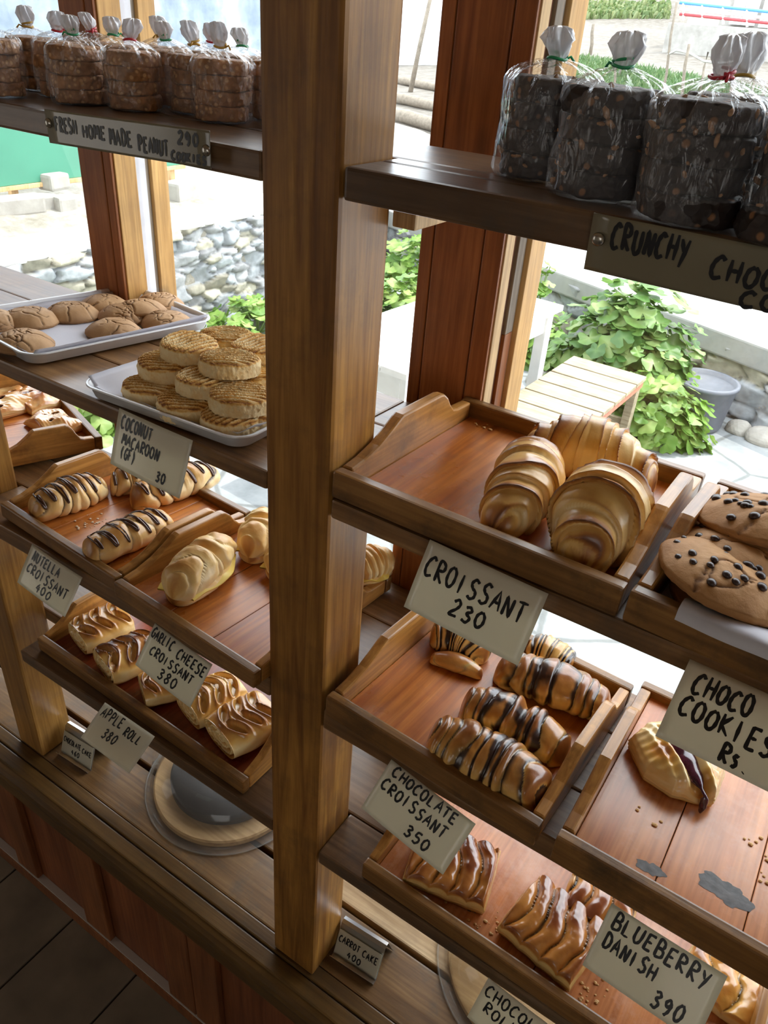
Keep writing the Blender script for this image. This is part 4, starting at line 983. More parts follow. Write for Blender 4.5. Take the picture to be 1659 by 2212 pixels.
for i, (x, y, t, lab) in enumerate([
    (-.195, .474, 'green', 'green-tied bag of dark chocolate cookies at the left end, nearest the window post'),
    (-.147, .445, 'green', 'green-tied bag of dark chocolate cookies, second from the left'),
    (-.093, .423, 'red', 'large red-tied bag of dark chocolate cookies above the start of the sign'),
    (-.096, .487, 'yellow', 'yellow-tied bag of dark chocolate cookies hidden behind the red-tied one'),
    (-.038, .412, 'red', 'bag of dark chocolate cookies at the right edge of the photo'),
    (-.036, .474, 'yellow', 'bag of dark chocolate cookies behind the rightmost one')]):
    put_bag(protoD, t, x, y, i * 2.3 + .5, lab, gd, .97)

# ------------------------------------------------------------------ handwritten cards
ST = {  # single pen strokes in a box 0..1 wide, 0..1 high
 'A': [[(0, 0), (.45, 1), (.85, 0)], [(.18, .38), (.72, .38)]], 'B': [[(.1, 0), (.1, 1), (.6, .92), (.62, .6), (.15, .53), (.72, .45), (.74, .1), (.1, 0)]],
 'C': [[(.78, .85), (.5, 1), (.15, .75), (.05, .35), (.3, .02), (.8, .12)]], 'D': [[(.1, 0), (.1, 1), (.6, .85), (.78, .45), (.55, .08), (.1, 0)]],
 'E': [[(.75, .98), (.1, .95), (.1, .02), (.78, .04)], [(.1, .5), (.62, .52)]], 'F': [[(.12, 0), (.12, 1), (.8, 1)], [(.12, .52), (.62, .54)]],
 'G': [[(.78, .85), (.45, 1), (.08, .65), (.1, .2), (.5, 0), (.78, .25), (.78, .45), (.48, .45)]], 'H': [[(.1, 0), (.1, 1)], [(.78, 0), (.78, 1)], [(.1, .5), (.78, .52)]],
 'I': [[(.3, 0), (.3, 1)]], 'K': [[(.1, 0), (.1, 1)], [(.75, 1), (.12, .45), (.78, 0)]], 'L': [[(.12, 1), (.1, .03), (.72, .03)]],
 'M': [[(.02, 0), (.12, 1), (.45, .4), (.78, 1), (.9, 0)]], 'N': [[(.08, 0), (.1, 1), (.72, .02), (.76, 1)]], 'O': [[(.45, 1), (.12, .8), (.06, .3), (.4, 0), (.75, .25), (.76, .75), (.45, 1)]],
 'P': [[(.12, 0), (.12, 1), (.65, .92), (.68, .6), (.14, .48)]], 'R': [[(.12, 0), (.12, 1), (.65, .92), (.66, .62), (.14, .5), (.78, 0)]],
 'S': [[(.75, .88), (.4, 1), (.12, .78), (.3, .55), (.65, .42), (.7, .14), (.35, 0), (.06, .12)]], 'T': [[(.0, .97), (.85, 1)], [(.42, .98), (.40, 0)]],
 'U': [[(.08, 1), (.08, .25), (.4, 0), (.72, .25), (.76, 1)]], 'W': [[(0, 1), (.22, 0), (.45, .7), (.68, 0), (.92, 1)]], 'Y': [[(.05, 1), (.4, .5)], [(.8, 1), (.3, -.15)]],
 's': [[(.5, .55), (.25, .6), (.15, .45), (.45, .25), (.35, .03), (.08, .06)]], '.': [[(.1, 0), (.16, .05)]], '(': [[(.45, 1.1), (.18, .5), (.4, -.15)]], ')': [[(.15, 1.1), (.42, .5), (.15, -.15)]],
 '0': [[(.42, 1), (.1, .7), (.1, .25), (.4, 0), (.72, .3), (.7, .75), (.42, 1)]], '1': [[(.35, 1), (.33, 0)]], '2': [[(.08, .8), (.4, 1), (.66, .78), (.5, .45), (.05, .03), (.75, .03)]],
 '3': [[(.1, .9), (.45, 1), (.66, .78), (.3, .55), (.7, .35), (.5, .02), (.06, .1)]], '4': [[(.45, 1), (.06, .4), (.75, .42)], [(.55, .75), (.5, 0)]], '5': [[(.7, 1), (.2, .97), (.15, .58), (.55, .58), (.7, .3), (.45, 0), (.06, .08)]],
 '6': [[(.6, 1), (.2, .6), (.1, .2), (.4, 0), (.68, .2), (.5, .48), (.14, .3)]], '8': [[(.4, .55), (.15, .8), (.42, 1), (.65, .8), (.4, .55), (.1, .25), (.4, 0), (.7, .25), (.4, .55)]], '9': [[(.66, .75), (.4, 1), (.12, .75), (.38, .52), (.66, .75), (.6, .3), (.35, 0)]]}
def writing(lines, W, Lh, seed, pen=.0011, name='writing'):
    # lines: (text, x0, x1, y_base, height, slope) in fractions of the card
    rg = np.random.default_rng(seed); bm = bmesh.new()
    for text, x0, x1, yb, h, slope in lines:
        n = len(text); adv = (x1 - x0) / n
        for i, ch in enumerate(text):
            if ch not in ST: continue
            ox = (x0 + i * adv) * W; oy = (yb + slope * i * adv) * Lh; sx = adv * .86 * W; sy = h * Lh; sh = rg.uniform(-.02, .14); dy = rg.uniform(-.05, .05) * sy; k = rg.uniform(.92, 1.06)
            for stroke in ST[ch]:
                pts = [Vector((ox + (p[0] + sh * p[1]) * sx, -oy + p[1] * sy * k + dy, 0)) for p in stroke]
                sm = []
                for j in range(len(pts) - 1):
                    p0 = pts[max(0, j - 1)]; p1 = pts[j]; p2 = pts[j + 1]; p3 = pts[min(len(pts) - 1, j + 2)]; m = 6 if len(pts) > 3 else 2
                    tn = .5 if len(pts) > 4 else .12
                    for t in [q_ / m for q_ in range(m)]:
                        m1 = (p2 - p0) * tn; m2 = (p3 - p1) * tn
                        sm.append((2 * t**3 - 3 * t**2 + 1) * p1 + (t**3 - 2 * t**2 + t) * m1 + (-2 * t**3 + 3 * t**2) * p2 + (t**3 - t**2) * m2)
                sm.append(pts[-1]); lv = []; rv = []
                for j, p in enumerate(sm):
                    d = sm[min(j + 1, len(sm) - 1)] - sm[max(j - 1, 0)]; d = d.normalized() if d.length > 1e-9 else Vector((1, 0, 0)); nrm = Vector((-d.y, d.x, 0)); w = pen * (.55 if j in (0, len(sm) - 1) else 1) * (1 + .12 * math.sin(j * 1.3))
                    lv.append((p + nrm * w, p - nrm * w))
                top = [(bm.verts.new((a.x, a.y, .0004)), bm.verts.new((b.x, b.y, .0004))) for a, b in lv]
                for j in range(len(top) - 1): bm.faces.new((top[j][0], top[j][1], top[j + 1][1], top[j + 1][0]))
    me = bpy.data.meshes.new(name); bm.to_mesh(me); bm.free(); return me
def card(x, z, W, L, th, ro, lines, label, mat='card', y=.392, seed=0, pen=.00115, bend=.0025, tacks=()):
    o = empty('price_card', P(x, y, z), label=label, cat='sign', group='handwritten price cards')
    W, L = U(W), U(L); ex = Vector((math.cos(ro), 0, -math.sin(ro))); dn = Vector((-math.sin(ro) * math.cos(th), -math.sin(th), -math.cos(ro) * math.cos(th)))
    ex.normalize(); dn = (dn - ex * dn.dot(ex)).normalized(); nn = ex.cross(-dn)
    B = Matrix((ex, -dn, nn)).transposed(); o.matrix_world = Matrix.Translation(P(x, y, z)) @ B.to_4x4()
    nx, ny = 14, 12
    def zf(a, b): return bend * math.sin(math.pi * a) * .5 + bend * 1.2 * (b ** 2) * (a - .4)
    V = []; F = []
    for s in (0, -.0005):
        for i in range(nx + 1):
            for j in range(ny + 1): V.append((W * i / nx, -L * j / ny, zf(i / nx, j / ny) + s))
    q = (nx + 1) * (ny + 1)
    for i in range(nx):
        for j in range(ny):
            a = i * (ny + 1) + j; f = (a, a + 1, a + ny + 2, a + ny + 1); F += [f, tuple(k + q for k in f[::-1])]
    bd = [j for j in range(ny + 1)] + [i * (ny + 1) + ny for i in range(1, nx + 1)] + [nx * (ny + 1) + j for j in range(ny - 1, -1, -1)] + [i * (ny + 1) for i in range(nx - 1, 0, -1)]
    for k in range(len(bd)): a, b = bd[k], bd[(k + 1) % len(bd)]; F.append((a, a + q, b + q, b))
    npmesh('card', V, F, M[mat], o, True)
    me = writing(lines, W, L, seed, pen)
    for v in me.vertices: v.co.z += zf(min(1, max(0, v.co.x / W)), min(1, max(0, -v.co.y / L)))
    link('writing', me, o, M['ink'])
    for a, b in tacks:
        MB().lathe([(0, .0032), (.0022, .003), (.0038, .0018), (.0042, .0004), (.0034, 0)], 24, (W * a, -L * b, zf(a, b) + .0002)).build('thumbtack', M['tack'], o, True)
    return o
card(-.5511, -.0715, .1647, .0225, .02, -.030, [('FRESH', .06, .215, .62, .42, .0), ('HOME', .245, .40, .66, .36, 0), ('MADE', .42, .565, .74, .42, 0), ('PEANUT', .595, .775, .82, .40, 0), ('290', .825, .95, .46, .34, 0), ('COOKIES', .785, .985, .90, .22, 0)],
     'long brown taped sign for the peanut cookies on the top shelf edge', 'card_tape', seed=1, pen=.0011, bend=.001, tacks=((.022, .40), (.982, .52)))
card(-.1302, -.0735, .178, .0285, -.10, .012, [('CRUNCHY', .065, .285, .52, .42, .0), ('CHOCOLATE', .345, .74, .66, .36, 0), ('COOKIES', .44, .80, .985, .26, 0)],
     'long brown taped sign for the dark chocolate cookies, running out of the photo', 'card_tape', seed=2, pen=.0012, bend=.001, y=.3955, tacks=((.028, .42),))
card(-.5097, -.2976, .0874, .0508, .3469, .0178, [('COCONUT', .07, .52, .30, .22, .0), ('MACAROON', .12, .66, .56, .19, .04), ('(GF)', .13, .36, .80, .20, 0), ('30', .66, .80, .90, .17, 0)], 'white card for the coconut macaroons, dull with glare', seed=3)
card(-.6917, -.5221, .084, .0478, .5712, .0837, [('NUTELLA', .10, .66, .32, .22, .03), ('CROISSANT', .08, .92, .62, .22, .06), ('400', .36, .68, .90, .20, 0)], 'white card hanging below the chocolate drizzled croissants', seed=4)
card(-.497, -.5345, .0798, .0493, .5776, .1443, [('GARLIC', .03, .42, .28, .22, .0), ('CHEESE', .50, .99, .32, .22, .04), ('CROISSANT', .12, .88, .60, .19, .02), ('380', .38, .72, .90, .21, 0)], 'white card hanging below the cheese filled croissants', seed=5)
card(-.6075, -.7197, .0856, .0477, 1.0, .0203, [('APPLE', .06, .50, .32, .24, .0), ('ROLL', .56, .88, .38, .22, .03), ('380', .28, .56, .70, .23, 0)], 'white card on the lowest shelf for the apple rolls', seed=6)
card(-.1967, -.2985, .0889, .0508, .5225, .0384, [('CROISSANT', .05, .93, .48, .27, .03), ('230', .36, .68, .80, .23, 0)], 'white card for the plain croissants, right of the middle post', seed=7, pen=.00125)
card(-.208, -.5335, .0867, .0506, .6334, .2146, [('CHOCOLATE', .08, .86, .22, .19, .02), ('CROISSANT', .05, .84, .50, .20, .06), ('350', .48, .78, .88, .20, 0)], 'white card for the chocolate croissants, beside the foot of the middle post', seed=8)
card(-.0167, -.3056, .0889, .0500, .92, .03, [('CHOCO', .08, .47, .36, .25, .0), ('CHIP', .58, .90, .36, .25, 0), ('COOKIES', .06, .66, .66, .25, .02), ('Rs. 150', .38, .90, .94, .22, 0)], 'white card for the chocolate chip cookies at the right edge of the photo', seed=9, pen=.00125)
card(-.0069, -.5507, .0873, .0521, .6689, .0591, [('BLUEBERRY', .07, .92, .30, .24, .02), ('DANISH', .07, .55, .60, .22, .04), ('390', .58, .86, .92, .24, 0)], 'white card for the blueberry danish, hanging over the long braid tray', seed=10, pen=.00125)
card(-.0806, -.7476, .0899, .0521, .39, .12, [('CHOCOLATE', .04, .92, .34, .24, .0), ('ROLL', .1, .5, .66, .24, 0), ('380', .4, .7, .94, .22, 0)], 'white card at the bottom edge of the photo for the chocolate braid slices', seed=11)

# card holders standing on the counter
def holder(x0, y0, x1, lines, label, seed, mat):
    a = P(x0, y0, -1.0); W = U(x1 - x0); o = empty('card_stand', a + Vector((0, 0, .0006)), (0, 0, math.radians(3)), label, 'card stand', 'card stands on the counter')
    t = math.radians(20); up = Vector((0, math.sin(t), math.cos(t))); nn = Vector((0, -math.cos(t), math.sin(t))); Hh = .058
    def sheet(nm, pts, m, th=.0009):
        mb = MB(); A = [p + Vector((0, 0, 0)) for p in pts]
        poly = [(p.y, p.z) for p in A]; off = []
        for i, p in enumerate(A):
            d = (A[min(i + 1, len(A) - 1)] - A[max(i - 1, 0)]).normalized(); n_ = Vector((0, -d.z, d.y)); q = p - n_ * th; off.append((q.y, q.z))
        mb.prism(poly + off[::-1], 'x', 0, W); return mb.build(nm, m, o)
    p0 = Vector((0, 0, 0)); p1 = up * Hh
    sheet('holder', [Vector((0, -.010, .0095)), Vector((0, -.007, .001)), Vector((0, 0, .001)), p1, p1 + Vector((0, .005, .003)), p1 + Vector((0, .011, .001)), Vector((0, .052, .001))], mat)
    ey = up; B = Matrix((Vector((1, 0, 0)), ey, nn)).transposed()
    cd = MB().box(.001, W - .001, .004, Hh - .010, 0, .0006, 0).build('card', M['card'], o); cd.matrix_basis = Matrix.Translation(nn * .0012) @ B.to_4x4()
    me = writing(lines, W, Hh - .010, seed, .0010); w = link('writing', me, cd, M['ink']); w.location = (0, Hh - .010, .0006)
holder(-.815, .436, -.749, [('CHOCOLATE', .05, .62, .42, .22, .0), ('CAKE', .66, .97, .46, .22, 0), ('460', .34, .62, .78, .22, 0)], 'small metal card stand for chocolate cake by the left post', 21, M['steel'])
holder(-.284, .436, -.221, [('CARROT', .05, .54, .42, .25, .0), ('CAKE', .60, .96, .46, .25, 0), ('400', .30, .64, .82, .24, 0)], 'small metal card stand for carrot cake right of the middle post', 22, M['steel'])

# ------------------------------------------------------------------ covered cake boards on the counter
m_dome, _nt, _g, _b3, _f3 = film('clear_cake_cover', (.95, .95, .94), .13, .05, (.62, .62, .6))
m_board = wood('round_cake_board', (.42, .26, .11), (.62, .42, .21), 'x', .45, .6)
m_cake = plain('dark_chocolate_cake', (.020, .016, .015), .45, noise=.3, nscale=120)
def cake(x, y, R, with_cake, lab):
    c = P(x, y, -1.0)
    b = MB().lathe([(0, .0005), (R * .86, .0005), (R * .90, .003), (R * .90, .012), (R * .88, .0145), (0, .0145)], 96).build('cake_board', m_board, None, True, c); tag(b, lab[0], 'cake board')
    md = b.modifiers.new('e', 'EDGE_SPLIT'); md.split_angle = math.radians(40)
    if with_cake:
        k = MB().lathe([(0, 0), (R * .66, 0), (R * .69, .003), (R * .69, .018), (R * .66, .022), (R * .3, .0235), (0, .024)], 80).build('chocolate_cake', m_cake, None, True, c + Vector((0, 0, .0148))); tag(k, lab[2], 'cake')
    d = empty('cake_cover', c + Vector((0, 0, .0006)), label=lab[1], cat='cake cover')
    pr = [(R, .0), (R * 1.0, .0035), (R * .985, .0045), (R * .955, .005), (R * .94, .009), (R * .928, .03), (R * .90, .055), (R * .78, .078), (R * .62, .092), (R * .3, .0985), (0, .0995)]
    q = [(r_ - .0018 if r_ > .01 else 0, z - (.0018 if i > 3 else 0)) for i, (r_, z) in enumerate(pr)]
    MB().lathe(pr, 110).build('dome', m_dome, d, True)
    MB().lathe([(R * 1.0, .0), (R * 1.012, .0022), (R * 1.0, .0044), (R * .99, .0022)], 110, closed=True).build('rim', m_dome, d, True)
    MB().lathe([(.006, .099), (.007, .103), (.013, .108), (.015, .114), (.012, .120), (0, .122)], 32).build('knob', m_dome, d, True)
cake(-.567, .549, U(.1235), True, ('round pale wooden cake board on the counter left of the middle post', 'clear plastic cake cover over the dark cake left of the middle post', 'dark round cake under the clear cover left of the middle post'))
cake(-.061, .575, U(.130), False, ('round wooden cake board under the lowest shelf at the bottom right', 'clear plastic cake cover at the bottom of the photo, mostly under the lowest shelf', ''))

# ------------------------------------------------------------------ crumbs
def crumbs(key, spots, label, seed, mat):
    rg = np.random.default_rng(seed); mb = MB(); t = TR[key]
    for (px, n, sp) in spots:
        c = on_tray(key, px)
        for _ in range(n):
            p = c + Vector((rg.normal() * sp, rg.normal() * sp, 0)); s = rg.uniform(.0006, .0022)
            if not (.014 < p.x < t['W'] - .014 and .014 < p.y < t['D'] - .014): continue
            q = bmesh.ops.create_icosphere(mb.bm, subdivisions=1, radius=1)
            for v in q['verts']: v.co = p + Vector((v.co.x * s * rg.uniform(.8, 1.5), v.co.y * s, v.co.z * s * .5 + s * .42))
    o = mb.build('pastry_crumbs', mat, None); tag(o, label, 'crumbs', kind='stuff'); o.matrix_world = Matrix.Translation(t['loc']) @ t['rot'].to_4x4()
m_cr = plain('pastry_crumb', (.62, .36, .13), .6)
crumbs('T5', [((1270, 2140), 26, .014), ((1260, 2160), 5, .004), ((1060, 1990), 18, .012), ((1330, 2100), 10, .012), ((990, 1945), 10, .010)], 'pastry crumbs scattered on the long braid tray', 1, m_cr)
crumbs('T6', [((205, 1125), 16, .010), ((180, 1135), 8, .008)], 'pastry crumbs on the drizzled croissant tray', 2, plain('pale_crumb', (.74, .58, .42), .6))
crumbs('T4', [((1640, 1830), 9, .008), ((1650, 1900), 5, .004), ((1400, 1775), 5, .010)], 'pastry crumbs on the stained danish tray', 3, m_cr)
crumbs('T1', [((790, 1035), 8, .010), ((1040, 920), 5, .006)], 'pastry crumbs on the plain croissant tray', 4, m_cr)
# dark burn stains on the danish tray: flat marks on the floor board
def stain(key, px, r, seed, nm, label):
    rg = np.random.default_rng(seed); c = on_tray(key, px, .0002); n = 64; V = [(c.x, c.y, c.z)]
    for i in range(n):
        a = 2 * math.pi * i / n; k = r * (1 + .22 * math.sin(2 * a + seed) + .10 * math.sin(5 * a + seed) + .07 * math.sin(9 * a) + .03 * rg.normal()); V.append((c.x + 1.25 * k * math.cos(a), c.y + .85 * k * math.sin(a), c.z))
    o = npmesh(nm, V, [(0, 1 + i, 1 + (i + 1) % n) for i in range(n)], plain('scorched_wood', (.075, .066, .062), .35, noise=.5, nscale=120), None); t = TR[key]
    tag(o, label, 'stain'); o.matrix_world = Matrix.Translation(t['loc']) @ t['rot'].to_4x4(); return o
for px, r, s, lb in (((1405, 1876), .0085, 1, 'small dark scorch mark on the danish tray'), ((1566, 1925), .0155, 2, 'large dark scorch mark on the danish tray')): 
    stain('T4', px, r, s, 'scorch_mark', lb)
stain('T5', (1014, 1955), .0075, 3, 'scorch_mark', 'small dark knot mark on the braid tray between the slices')
# ------------------------------------------------------------------ outside: courtyard, walls, plants, furniture, field
GZ = -1.92 + H
def ext_mat(name, stops, scale, rough=.85, bumpd=.01, kind='noise', detail=8.0, rnd=.0):
    m, nt, b, out = newmat(name); L = nt.links; tc = N(nt, 'ShaderNodeTexCoord')
    nz = N(nt, 'ShaderNodeTexNoise', Scale=scale, Detail=detail, Roughness=.65); L.new(tc.outputs['Object'], nz.inputs['Vector'])
    r = ramp(nt, stops); L.new(nz.outputs['Fac'], r.inputs['Fac']); L.new(r.outputs[0], b.inputs['Base Color']); b.inputs['Roughness'].default_value = rough
    bump(nt, b, nz.outputs['Fac'], .6, bumpd); return m, nt, b, r
m_pave, nt, b_, r_ = ext_mat('pale_flagstone', [(.3, (.17, .185, .19)), (.5, (.26, .275, .28)), (.7, (.36, .37, .36))], 3.5, bumpd=.012)
_tc = N(nt, 'ShaderNodeTexCoord'); _vo = N(nt, 'ShaderNodeTexVoronoi', Scale=1.9); _vo.feature = 'DISTANCE_TO_EDGE'; _nn = N(nt, 'ShaderNodeTexNoise', Scale=2.5, Detail=4.0)
nt.links.new(_tc.outputs['Object'], _nn.inputs['Vector']); nt.links.new(mixc(nt, .10, _tc.outputs['Object'], _nn.outputs['Color'], 'ADD'), _vo.inputs['Vector'])
_vr = ramp(nt, [(.012, (.5, .5, .48)), (.03, (1, 1, 1))]); nt.links.new(_vo.outputs['Distance'], _vr.inputs['Fac'])
nt.links.new(mixc(nt, .85, r_.outputs[0], _vr.outputs[0], 'MULTIPLY'), b_.inputs['Base Color'])
tag(bx('ground', m_pave, None, -3.95, 4.0, .82, 7.0, GZ - .1, GZ, 0), kind='structure')
m_conc = ext_mat('white_concrete_path', [(.3, (.48, .47, .44)), (.7, (.62, .61, .58))], 5, bumpd=.006)[0]
m_soil = ext_mat('stony_soil', [(.3, (.085, .072, .057)), (.5, (.125, .111, .092)), (.66, (.165, .152, .132)), (.72, (.30, .29, .27))], 5.5, bumpd=.03)[0]
m_bank = ext_mat('rubble_soil', [(.3, (.20, .175, .135)), (.5, (.29, .265, .22)), (.68, (.42, .40, .36))], 9, bumpd=.03)[0]

def stone_mat(name):
    m, nt, b, out = newmat(name); at = N(nt, 'ShaderNodeAttribute'); at.attribute_name = 'Col'; tc = N(nt, 'ShaderNodeTexCoord'); nz = N(nt, 'ShaderNodeTexNoise', Scale=22.0, Detail=7.0)
    nt.links.new(tc.outputs['Object'], nz.inputs['Vector']); r = ramp(nt, [(.3, (.7, .7, .7)), (.7, (1.2, 1.2, 1.2))]); nt.links.new(nz.outputs['Fac'], r.inputs['Fac'])
    nt.links.new(mixc(nt, .8, at.outputs['Color'], r.outputs[0], 'MULTIPLY'), b.inputs['Base Color']); b.inputs['Roughness'].default_value = .85; bump(nt, b, nz.outputs['Fac'], .5, .01); return m
M['stone'] = stone_mat('field_stones')
def stone_wall(p0, p1, z0, z1, thick, seed, label, cap_mat, capw, cell=(.19, .105)):
    p0, p1 = Vector(p0), Vector(p1); d = (p1 - p0); Lw = d.length; d.normalize(); nrm = Vector((d.y, -d.x, 0))
    o = empty('stone_wall', (p0.x, p0.y, z0), (0, 0, math.atan2(d.y, d.x)), label, 'wall')
    Hh = z1 - z0; nu = int(Lw / .016); nv = int(Hh / .013); rg = np.random.default_rng(seed)
    u = np.linspace(0, Lw, nu); v = np.linspace(0, Hh, nv); Xg, Zg = np.meshgrid(u, v, indexing='ij')
    pts = []; rows = int(Hh / cell[1]) + 2
    for r in range(-1, rows):
        k = rg.uniform(0, cell[0])
        while k < Lw + cell[0]:
            pts.append((k + rg.normal() * .02, (r + .5) * cell[1] + rg.normal() * .022, rg.uniform(.6, 1.25))); k += cell[0] * rg.uniform(.55, 1.5)
    pts = np.array(pts); n = len(pts)
    d1 = np.full(Xg.shape, 9.0); d2 = np.full(Xg.shape, 9.0); idx = np.zeros(Xg.shape, int)
    wx = Xg + .02 * fbm(np.stack([Xg * 9, Zg * 9, 0 * Xg], -1), seed, 1.0, 3)
    for i, (a, b, s) in enumerate(pts):
        dd = (np.abs((wx - a) / 2.5) ** 1.6 + np.abs(Zg - b + .12 * (wx - a) * np.sin(i * 2.1)) ** 1.6) ** (1 / 1.6) / s
        c = dd < d1; d2 = np.where(c, d1, np.minimum(d2, dd)); idx = np.where(c, i, idx); d1 = np.where(c, dd, d1)
    e = np.clip((d2 - d1) / .020, 0, 1) ** .6; tone = rg.uniform(.24, .46, n); warm = rg.random(n)
    base = np.stack([tone * (1 + .10 * (warm > .72) - .05 * (warm < .4)), tone * (1.0 + .02 * (warm > .72)), tone * (1.02 - .22 * (warm > .72) + .03 * (warm < .4))], -1)
    C = base[idx] * (.42 + .58 * e)[..., None]; out = e * rg.uniform(.012, .045, n)[idx] + e * .25 * (wx - pts[idx, 0]) * np.sin(idx * 3.1) + e * .3 * (Zg - pts[idx, 1]) * np.sin(idx * 1.7) + .010 * fbm(np.stack([Xg * 14, Zg * 18, 0 * Xg], -1), seed + 1, 1.2, 3)
    V = np.stack([Xg, -out, Zg], -1).reshape(-1, 3)
    Fc = gridF(nu, nv); me = npmesh('stone_face', V, [f[::-1] for f in Fc], M['stone'], o, True, C.reshape(-1, 3).clip(.03, .95))
    bx('core', m_bank, o, 0, Lw, .004, thick, 0, Hh - .005, 0)
    if cap_mat: bx('cap_slab', cap_mat, o, -.02, Lw + .02, -.02, capw, Hh - .012, Hh + .012, .006)
    return o
zL = -1.25 + H
stone_wall((-3.98, 1.2), (-3.93, 7.0), GZ, zL - .0, .4, 5, 'sunlit dry stone wall with white concrete top, seen through the left window', m_conc, .43, (.16, .075))
zR = -1.45 + H
stone_wall((-3.95, 6.22), (3.2, 3.45), GZ, zR, .35, 6, 'shaded dry stone wall with a concrete ledge, behind the leafy plant', None, .9)
# ledge and path on top of the far wall
pw = empty('garden_path', (-3.95, 6.22, zR), (0, 0, math.atan2(-2.77, 7.15)), kind='structure')
bx('slab', ext_mat('grey_concrete_ledge', [(.3, (.24, .24, .225)), (.7, (.36, .355, .335))], 5, bumpd=.006)[0], pw, .0, 7.7, -.05, 1.15, -.13, .012, .012)
# rubble bank and field: one rising sheet of ground
def sheet(name, x0, x1, y0, y1, nx, ny, zf, mat, kind='structure'):
    X, Y = np.meshgrid(np.linspace(x0, x1, nx), np.linspace(y0, y1, ny), indexing='ij'); Z = zf(X, Y)
    o = npmesh(name, np.stack([X, Y, Z], -1).reshape(-1, 3), gridF(nx, ny), mat, None, True); tag(o, kind=kind); return o
def field_z(X, Y):
    z = zR - .02 + .068 * (Y - 6.2) + np.clip(Y - 34, 0, None) * .19
    return z + .05 * fbm(np.stack([X, Y, 0 * X], -1), 3, 1.3, 4) * np.clip((Y - 7) / 3, 0, 1)
sheet('field', -60, 60, 7.3, 75, 240, 140, lambda X, Y: field_z(X, Y) - .03 * (Y < 7.6), m_soil)
def bank_z(X, Y):
    return zL - .02 + np.clip((-4.35 - X), 0, 3) * .16 + .05 * fbm(np.stack([X * 2, Y * 2, 0 * X], -1), 4, 1.6, 4)
sheet('rubble_bank', -9.5, -4.3, 0.5, 9.0, 110, 130, bank_z, m_bank)

# green and translucent shed beyond the wall
m_green = plain('green_tarpaulin', (.055, .225, .145), .45, noise=.12, nscale=2)
m_plast, nt, b_, r_ = ext_mat('bluish_plastic_sheet', [(.35, (.12, .165, .225)), (.5, (.22, .27, .325)), (.66, (.42, .45, .48))], 1.7, .35, .02); b_.inputs['Roughness'].default_value = .3
m_pole = ext_mat('bare_pole_wood', [(.3, (.13, .108, .082)), (.7, (.24, .205, .16))], 18, bumpd=.01)[0]
SX = -4.86
def shed_z(u, v):
    d = ray(u, v); return d[2] * SX / d[0] + H - zL
za, zb, zc = shed_z(100, 402), shed_z(100, 392), shed_z(60, 225)
sh = empty('plastic_shed', (SX, 3.9, zL), label='long shed of green sheeting below and milky plastic above, beyond the stone wall', cat='shed')
bx('green_panel', m_green, sh, -.03, 0, -4.0, .72, zb, zc, .004)
bx('lower_batten', M['strip_pale'], sh, -.035, .012, -4.0, .74, za, zb, .004)
A, B = np.meshgrid(np.linspace(-4, 1.9, 60), np.linspace(zc - .02, 2.4, 40), indexing='ij')
V = np.stack([-.015 + .02 * fbm(np.stack([A * 5, B * 3, 0 * A], -1), 8, 1.2, 3), A, B], -1).reshape(-1, 3); V2 = V - np.array([.004, 0, 0]); F = gridF(60, 40)
npmesh('plastic_sheet', np.concatenate([V, V2]), F + [tuple(i + len(V) for i in f[::-1]) for f in F], m_plast, sh, True)
for y in (-3.1, -1.9, -.75, .62, 1.75):
    bx('frame_post', M['strip_pale'], sh, -.08, -.04, y, y + .05, -.05, 2.4, .003)
m_blk = ext_mat('concrete_block', [(.3, (.28, .26, .23)), (.7, (.40, .38, .34))], 12, bumpd=.006)[0]
for (px, dx, dy, dz, lab, zoff) in [((122, 432), .13, .17, .085, 'pale concrete block on top of two others under the green shed', .10), ((98, 440), .11, .13, .09, 'pale stone under the block, left one', 0), ((138, 440), .12, .14, .09, 'pale stone under the block, right one', 0), ((390, 412), .17, .24, .12, 'large pale block lying beside the left window post under the shed end', 0), ((10, 452), .12, .5, .10, 'weathered timber baulk lying on the rubble at the left', 0)]:
    q = on_z(*px, zL + .07); zz = float(bank_z(np.array([q.x]), np.array([q.y]))[0])
    o = bx('stone_block', m_blk, None, -dx / 2, dx / 2, -dy / 2, dy / 2, -.02, dz, .02); o.location = (q.x, q.y, zz + zoff - .01); o.rotation_euler = (0, 0, .3 * math.sin(px[0])); tag(o, lab, 'block')
# white sheeted building seen in the narrow gap
m_white = ext_mat('white_plastic_wall', [(.35, (.66, .72, .76)), (.6, (.90, .92, .92))], 1.2, .5, .02)[0]
wb = empty('white_sheeted_hut', (-12.4, 18.8, zR + .5), (0, 0, math.radians(-52)), label='hut wrapped in white plastic, seen in the narrow gap beside the middle post', cat='hut')
bx('wall', m_white, wb, -2.5, 3.2, 0, 1.5, -.3, 2.7, .02); bx('roof', m_white, wb, -2.6, 3.3, -.1, 1.6, 2.7, 2.78, .02)
for (a, b_, r0, lab) in [((931, -10), (883, 195), .045, 'long slanting pole leaning in the narrow gap beside the middle post'), ((893, 28), (872, 140), .05, 'short grey pole at the left of the narrow gap')]:
    Bp = on_z(*b_, zR + .45); k = Bp.y; Ap = on_y(*a, k); c = Bp
    o = MB().tube([Vector((0, 0, -.25)), (Ap - Bp) * .5 + Vector((.01, 0, 0)), (Ap - Bp) * 1.1], [r0, r0 * .85, r0 * .7], 10).build('leaning_pole', m_pole, None, True, Bp); tag(o, lab, 'pole')
